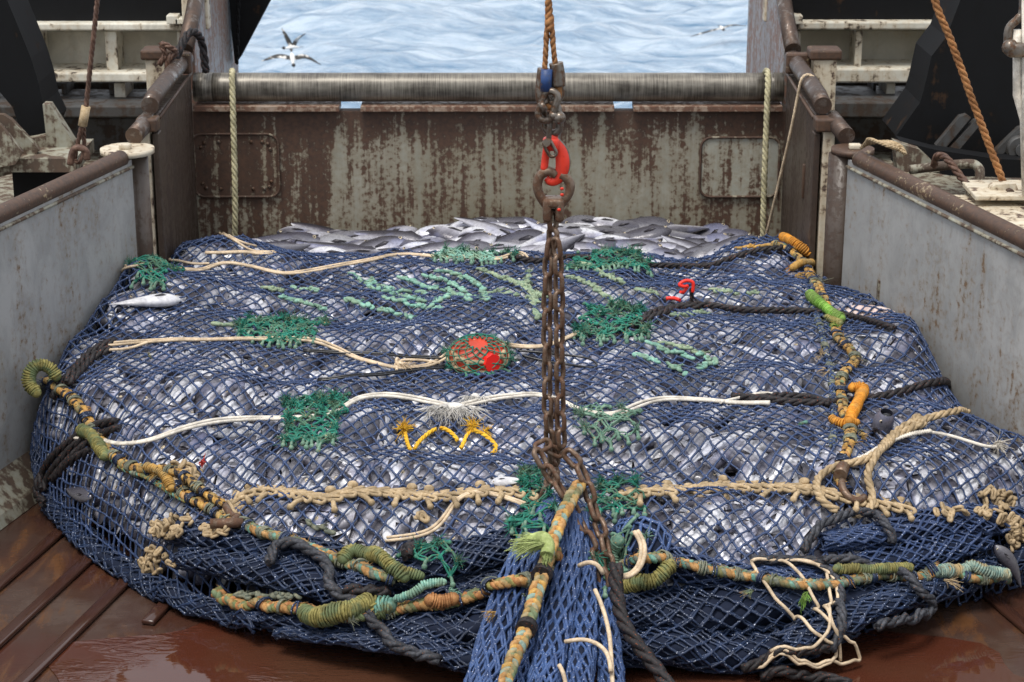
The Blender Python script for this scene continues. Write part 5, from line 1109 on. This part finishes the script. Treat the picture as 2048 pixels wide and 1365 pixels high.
for q,(L,bd,dp) in enumerate(((.52,.06,1.12),(.56,.4,1.05),(.48,-.35,1.15),(.6,.7,1.0),(.5,.2,1.2))):
    b,hz,E,L,dp=fish_proto(L,bd,0,dp,q)
    # single-mesh version, with eyes and fins, for fish seen through the mesh
    ridge(b,L,dp,bd,q); pect(b,L,1); pect(b,L,-1)
    for e in E: b.ball(e,(.0105,.004,.0105),2,8,5); b.ball((e[0],e[1]*1.12,e[2]),(.006,.003,.006),3,8,5)
    hz=np.r_[hz,np.zeros(b.n-len(hz))]; me=b.build('fish',[M['fish'],M['fin'],M['eyew'],M['eyeb']],origin=(0,0,0),attrs={'hz':hz}); 
    b1,hz1,_,_,_=fish_proto(L,bd,0,dp,q); m1=b1.build('fish',[M['fish']],origin=(0,0,0),attrs={'hz':hz1})
    b2=MB(); ridge(b2,L,dp,bd,q); m2=b2.build('dorsal_fin',[M['fish'],M['fin']],origin=(0,0,0)); b3=MB(); pect(b3,L,1); m3=b3.build('pectoral_fin',[M['fish'],M['fin']],origin=(0,0,0))
    b4=MB(); e=E[1]; b4.ball(e,(.0115,.0045,.0115),0,10,6); b4.ball((e[0],e[1]*1.12,e[2]),(.0065,.003,.0065),1,10,6); m4=b4.build('eye',[M['eyew'],M['eyeb']],origin=(0,0,0))
    PROT.append((me.data,(m1.data,m2.data,m3.data,m4.data),np.concatenate(b.v),[f for f in b.f],b.m,hz))
    for o in(me,m1,m2,m3,m4): bpy.data.objects.remove(o)
def frame_on(N,heading,roll):
    """matrix: x along heading, y (flank) along surface normal, rolled"""
    N=N/np.linalg.norm(N); h=np.array([math.cos(heading),math.sin(heading),0]); x=h-N*(h@N); x/=np.linalg.norm(x); z=np.cross(x,N); c,s=math.cos(roll),math.sin(roll); y2=N*c+z*s; z2=np.cross(x,y2); return np.stack([x,y2,z2],1)
def place(p,Rm,q,parts,label,group,sc=1.0,dark=False):
    mt=Matrix([[*(Rm[i]*sc),p[i]] for i in range(3)]+[[0,0,0,1]])
    if parts:
        o=bpy.data.objects.new('fish',None); o.empty_display_size=.05
    else: o=bpy.data.objects.new('fish',PROT[q][0])
    C.objects.link(o); o.matrix_world=mt; tag(o,label,'fish',group)
    if parts:
        for nm,d_ in zip(('body','dorsal_fin','pectoral_fin','eye'),PROT[q][1]):
            c=bpy.data.objects.new(nm,d_); C.objects.link(c); c.parent=o
            if dark and nm=='body': c.material_slots[0].link='OBJECT'; c.material_slots[0].material=M['fish2']
    return o
# heap of loose fish behind the open end of the net
cand=[]; HEAP=[]
for k in range(150):
    x=rng.uniform(-1.22,1.12); y=rng.uniform(9.72,10.36); cand.append((x,y))
rng.shuffle(cand)
for k,(x,y) in enumerate(cand):
    z=hsamp(H1,x,min(y,10.2)); bump_=.015+.04*math.exp(-((x-.05)/.55)**2)+.03*math.exp(-((x-.55)/.3)**2); layer=rng.random()
    z=z+(-.05+layer*bump_)*(1 if y>9.85 else .4); hd=rng.choice([0,math.pi])+rng.normal()*.32; 
    Rm=frame_on(np.array([rng.normal()*.06,-.42+rng.normal()*.1,1]),hd,rng.normal()*.22); dark=(x<-.45 or x>.75 or rng.random()<.5) and rng.random()<.9
    if k<50: HEAP.append(((x,y,z-.02),Rm,int(rng.choice([0,2,4])))); continue
    place((x,y,z),Rm,int(rng.choice([0,0,2,4])),True,'loose silver fish in the heap between the net and the rusty gate','loose fish heaped behind the net',rng.uniform(.66,.95),dark)
# fish packed in the net: top layer
pts=[]; tries=0
xs=np.arange(-2.1,2.25,.100); ys=np.arange(6.35,9.95,.084)
for x in xs:
    for y in ys:
        p=np.array([x+rng.normal()*.035,y+rng.normal()*.03]); 
        if polydist(p[None])[0]>.03: pts.append(p)
pts=np.array(pts); zz=hsamp(H1,pts[:,0],pts[:,1]); N=nrm(H1,np.c_[pts,zz],.05)
# shorter spacing where the side is steep
ext=[];
st=np.where((N[:,2]<.9)&(pts[:,1]<8.4))[0]
for i in st:
    for q in range(3): ext.append(pts[i]+rng.normal(size=2)*.045)
if ext: 
    ext=np.array(ext); ext=ext[polydist(ext)>.015]; pts=np.r_[pts,ext]; zz=hsamp(H1,pts[:,0],pts[:,1]); N=nrm(H1,np.c_[pts,zz],.05)
order=np.argsort(pts[:,1]+.15*np.abs(pts[:,0])+rng.random(len(pts))*.4); SB=MB(); SH=[]; SMk=[]; cnt=0
for rank,i in enumerate(order):
    x,y=pts[i]; n=N[i]; sc=rng.uniform(.52,.82); dpt=.036+rng.random()*.026; p=np.array([x,y,zz[i]])-n*dpt
    hd=rng.uniform(0,2*math.pi) if n[2]>.6 else rng.normal()*.4; hd=hd+.0
    Rm=frame_on(n,hd,rng.normal()*.28+rng.choice([0,0])); q=int(rng.integers(5))
    if polydist(np.array([[x,y]]))[0]<.12: sc*=.7
    _,_,V,F,m_,hz=PROT[q]; V2=(V*sc)@Rm.T+p
    lim=np.maximum(hsamp(H1,V2[:,0],V2[:,1])-.010/max(.3,n[2]),.01); V2[:,2]=np.minimum(V2[:,2],lim)
    if rank<185:
        q1=MB(); q1.v=[V2]; q1.f=[np.asarray(f) for f in F]; q1.m=list(m_); q1.n=len(V2)
        tag(q1.build('fish',[M['fish'],M['fin'],M['eyew'],M['eyeb']],origin=p,attrs={'hz':hz}),'silver fish packed under the blue mesh of the full net','fish','fish packed inside the net')
    else:
        n0=SB.n; SB.v.append(V2); SB.n+=len(V2)
        for f,mm in zip(F,m_): SB.f.append(np.asarray(f)+n0); SB.m.append(mm)
        SH.append(hz)
for p,Rm,q in HEAP:
    _,_,V,F,m_,hz=PROT[q]; V2=V@Rm.T+np.array(p); n0=SB.n; SB.v.append(V2); SB.n+=len(V2)
    for f,mm in zip(F,m_): SB.f.append(np.asarray(f)+n0); SB.m.append(mm)
    SH.append(hz)
i0=np.arange(0,len(GX),4); j0=np.arange(0,len(GY),4); Hc=H1[np.ix_(i0,j0)]; Dc=d[np.ix_(i0,j0)]
Xc,Yc=np.meshgrid(GX[i0],GY[j0],indexing='ij'); Zc=Hc-np.minimum(.095,.3*Hc+.01); nI,nJ=Xc.shape; I,J=np.meshgrid(np.arange(nI-1),np.arange(nJ-1),indexing='ij')
F=np.stack([I*nJ+J,(I+1)*nJ+J,(I+1)*nJ+J+1,I*nJ+J+1],-1).reshape(-1,4); keep=(Hc.ravel()[F]>.02).all(1)
SB.add(np.stack([Xc,Yc,np.maximum(Zc,.006)],-1),F[keep],4); SH.append(np.zeros(nI*nJ))  # filler sheet under the fish; its dark colour stands in for gap shade
tag(SB.build('fish_catch',[M['fish'],M['fin'],M['eyew'],M['eyeb'],mat('gap_shade_mass',(.06,.058,.07),.35)],origin=(0,8,0),attrs={'hz':np.concatenate(SH)}),'mass of silver fish filling the blue net','fish',None,'stuff')
# single fish that lie on or poke out of the net
def on_top(u,v,head,roll,q,sc,label,lift=.02,mt=None,tilt=0):
    p=hit(u,v); n=nrm(HM,p,.06); n=n+np.array([0,-tilt,0]); o=place(p+n*lift,frame_on(n,head,roll),q,True,label,None,sc)
    if mt:
        for c in o.children:
            if c.name.startswith('body'): c.material_slots[0].link='OBJECT'; c.material_slots[0].material=mt
    return o
PALE=rope_mat('pale_fish_skin',(.66,.66,.70),(.78,.78,.80),30,.3,bump=.15)
on_top(305,612,R(200),0.2,0,.62,'single silver fish lying on top of the net by the left wall',.025,PALE)
on_top(1012,972,R(0),.5,0,.26,'small white fish on the net just above the tan lacing',.02,PALE)
r=thing('gaping_fish','dark gaping fish head poking up through the mesh right of the orange whipping','fish',hit(1768,850))
p=hit(1768,855); q_=[p+[-.008,.015,-.03],p+[-.004,.008,.015],p+[.002,-.003,.045],p+[.005,-.010,.066]]
b=MB(); b.tube(cat(q_,5),np.interp(np.linspace(0,1,16),[0,.5,.85,1],[.044,.041,.031,.025]),16,cap=False); b.build('head',[M['fish2']],r)
b=MB(); b.ball(q_[3]+[0,0,-.012],(.022,.022,.009),nu=14,nv=6); b.build('mouth',[M['eyeb']],r)
b=MB(); b.ball(q_[2]+[-.018,-.025,-.01],(.009,.006,.009),nu=10,nv=6); b.ball(q_[2]+[-.020,-.029,-.01],(.005,.004,.005),1,8,5); b.build('eye',[M['eyew'],M['eyeb']],r)
on_top(1985,826,R(200),.3,1,.36,'pale fish head with open mouth near the right wall',.03,PALE)
on_top(170,990,R(150),.3,0,.42,'dark fish snout poking out at the lower left of the net',.02)
on_top(140,935,R(100),.3,0,.30,'grey fish edge showing under the left bulge by the kerb',.0)
on_top(125,713,R(200),.3,1,.28,'dark fish lying between left wall and net',.0)
on_top(2010,1120,R(-60),.3,1,.34,'torn fish with red gills hanging at the right end of the foot rope',.03)
r=thing('pink_fish','plump pinkish fish pressed under the mesh near the right wall','fish',hit(1720,622))
p=hit(1722,622); n=nrm(HM,p); Rm=frame_on(n,R(-28),.0); b=MB(); b.ball(p-n*.035,(.17,.055,.06),nu=20,nv=14,rot=Rm); one(b,'body',[M['pink']],None,None,parent=r)
b=MB(); b.ball(p-n*.03+Rm@np.array([-.14,.02,.01]),(.03,.02,.02),nu=10,nv=8,rot=Rm); one(b,'gill',[M['flesh']],None,None,parent=r)
b=MB(); q_=hit(403,943)+[0,0,.03]; tuft(b,q_,(.3,0,1),.03,.2,12,.003); one(b,'red_gill_scrap',[M['flesh']],'tiny red gill scrap sticking up beside the left tan knots','scrap')

# ---------------------------------------------------------------- sea birds over the wake
def bird(u,v,Y,span,wings,body_dir,label,pose):
    c=aty(u,v,Y); r=thing('petrel',label,'bird',c); s=span
    b=MB(); x=np.linspace(-.5,.5,13); rad=np.array([.01,.03,.045,.055,.07,.085,.09,.085,.075,.055,.035,.02,.006])*s*1.1; d_=np.array(body_dir,float); d_/=np.linalg.norm(d_)
    P=c+d_[None]*x[:,None]*s*.75; P[:,2]+=.02*s*np.cos(x*5); b.tube(P,rad[::-1],10); hd=c+d_*.36*s+[0,0,.03*s]; b.ball(hd,(.075*s,.075*s,.07*s),1,10,8); b.tube([hd+d_*.06*s,hd+d_*.13*s],[.02*s,.005*s],6,1); b.build('body',[M['petrel_w'],M['petrel_d']],r)
    for sg,wp in zip((-1,1),wings):
        W=cat([c+np.array(q)*s for q in wp],6); n=len(W); ch=np.interp(np.linspace(0,1,n),[0,.3,.7,1],[.20,.22,.15,.02])*s
        A=W+d_*ch[:,None]*.5; B=W-d_*ch[:,None]*.5; T=.012*s; V=np.r_[A+[0,0,T],B+[0,0,.3*T],A-[0,0,T],B-[0,0,.3*T]]; F=[[i,i+1,n+i+1,n+i] for i in range(n-1)]+[[2*n+i,3*n+i,3*n+i+1,2*n+i+1] for i in range(n-1)]+[[i,2*n+i,2*n+i+1,i+1] for i in range(n-1)]+[[n+i,n+i+1,3*n+i+1,3*n+i] for i in range(n-1)]
        b=MB(); b.add(V,F); b.build('wing',[M['petrel']],r)
    b=MB(); t0=c-d_*.34*s; w_=np.cross(d_,[0,0,1]); b.add([t0+w_*.02*s,t0-w_*.02*s,t0-d_*.16*s-w_*.09*s,t0-d_*.16*s+w_*.09*s,t0+[0,0,.012*s],t0-d_*.16*s+[0,0,.012*s]],[[0,1,2,3],[4,1,2,5],[0,4,5,3]]); b.build('tail',[M['petrel_d']],r)
bird(584,96,33,.38,[[(-.03,0,.05),(-.22,.05,.45),(-.42,.05,.85)],[(.05,0,.05),(.25,.05,.38),(.62,.05,.62)]],(-1,-.3,-.05),'black and white petrel with raised wings over the water',0)
bird(585,118,31,.42,[[(-.05,0,.03),(-.55,0,.10),(-1.15,0,-.08)],[(.05,0,.03),(.5,0,.08),(1.05,0,-.22)]],(.1,-.45,-.35),'black and white petrel gliding low with spread wings above the roller',0)
bird(1443,57,36,.36,[[(-.05,0,.0),(-.75,0,-.18),(-1.55,0,-.42)],[(.05,0,.03),(.55,0,.16),(1.2,0,.12)]],(.15,-.8,-.1),'dark petrel gliding with thin long wings at upper right',0)
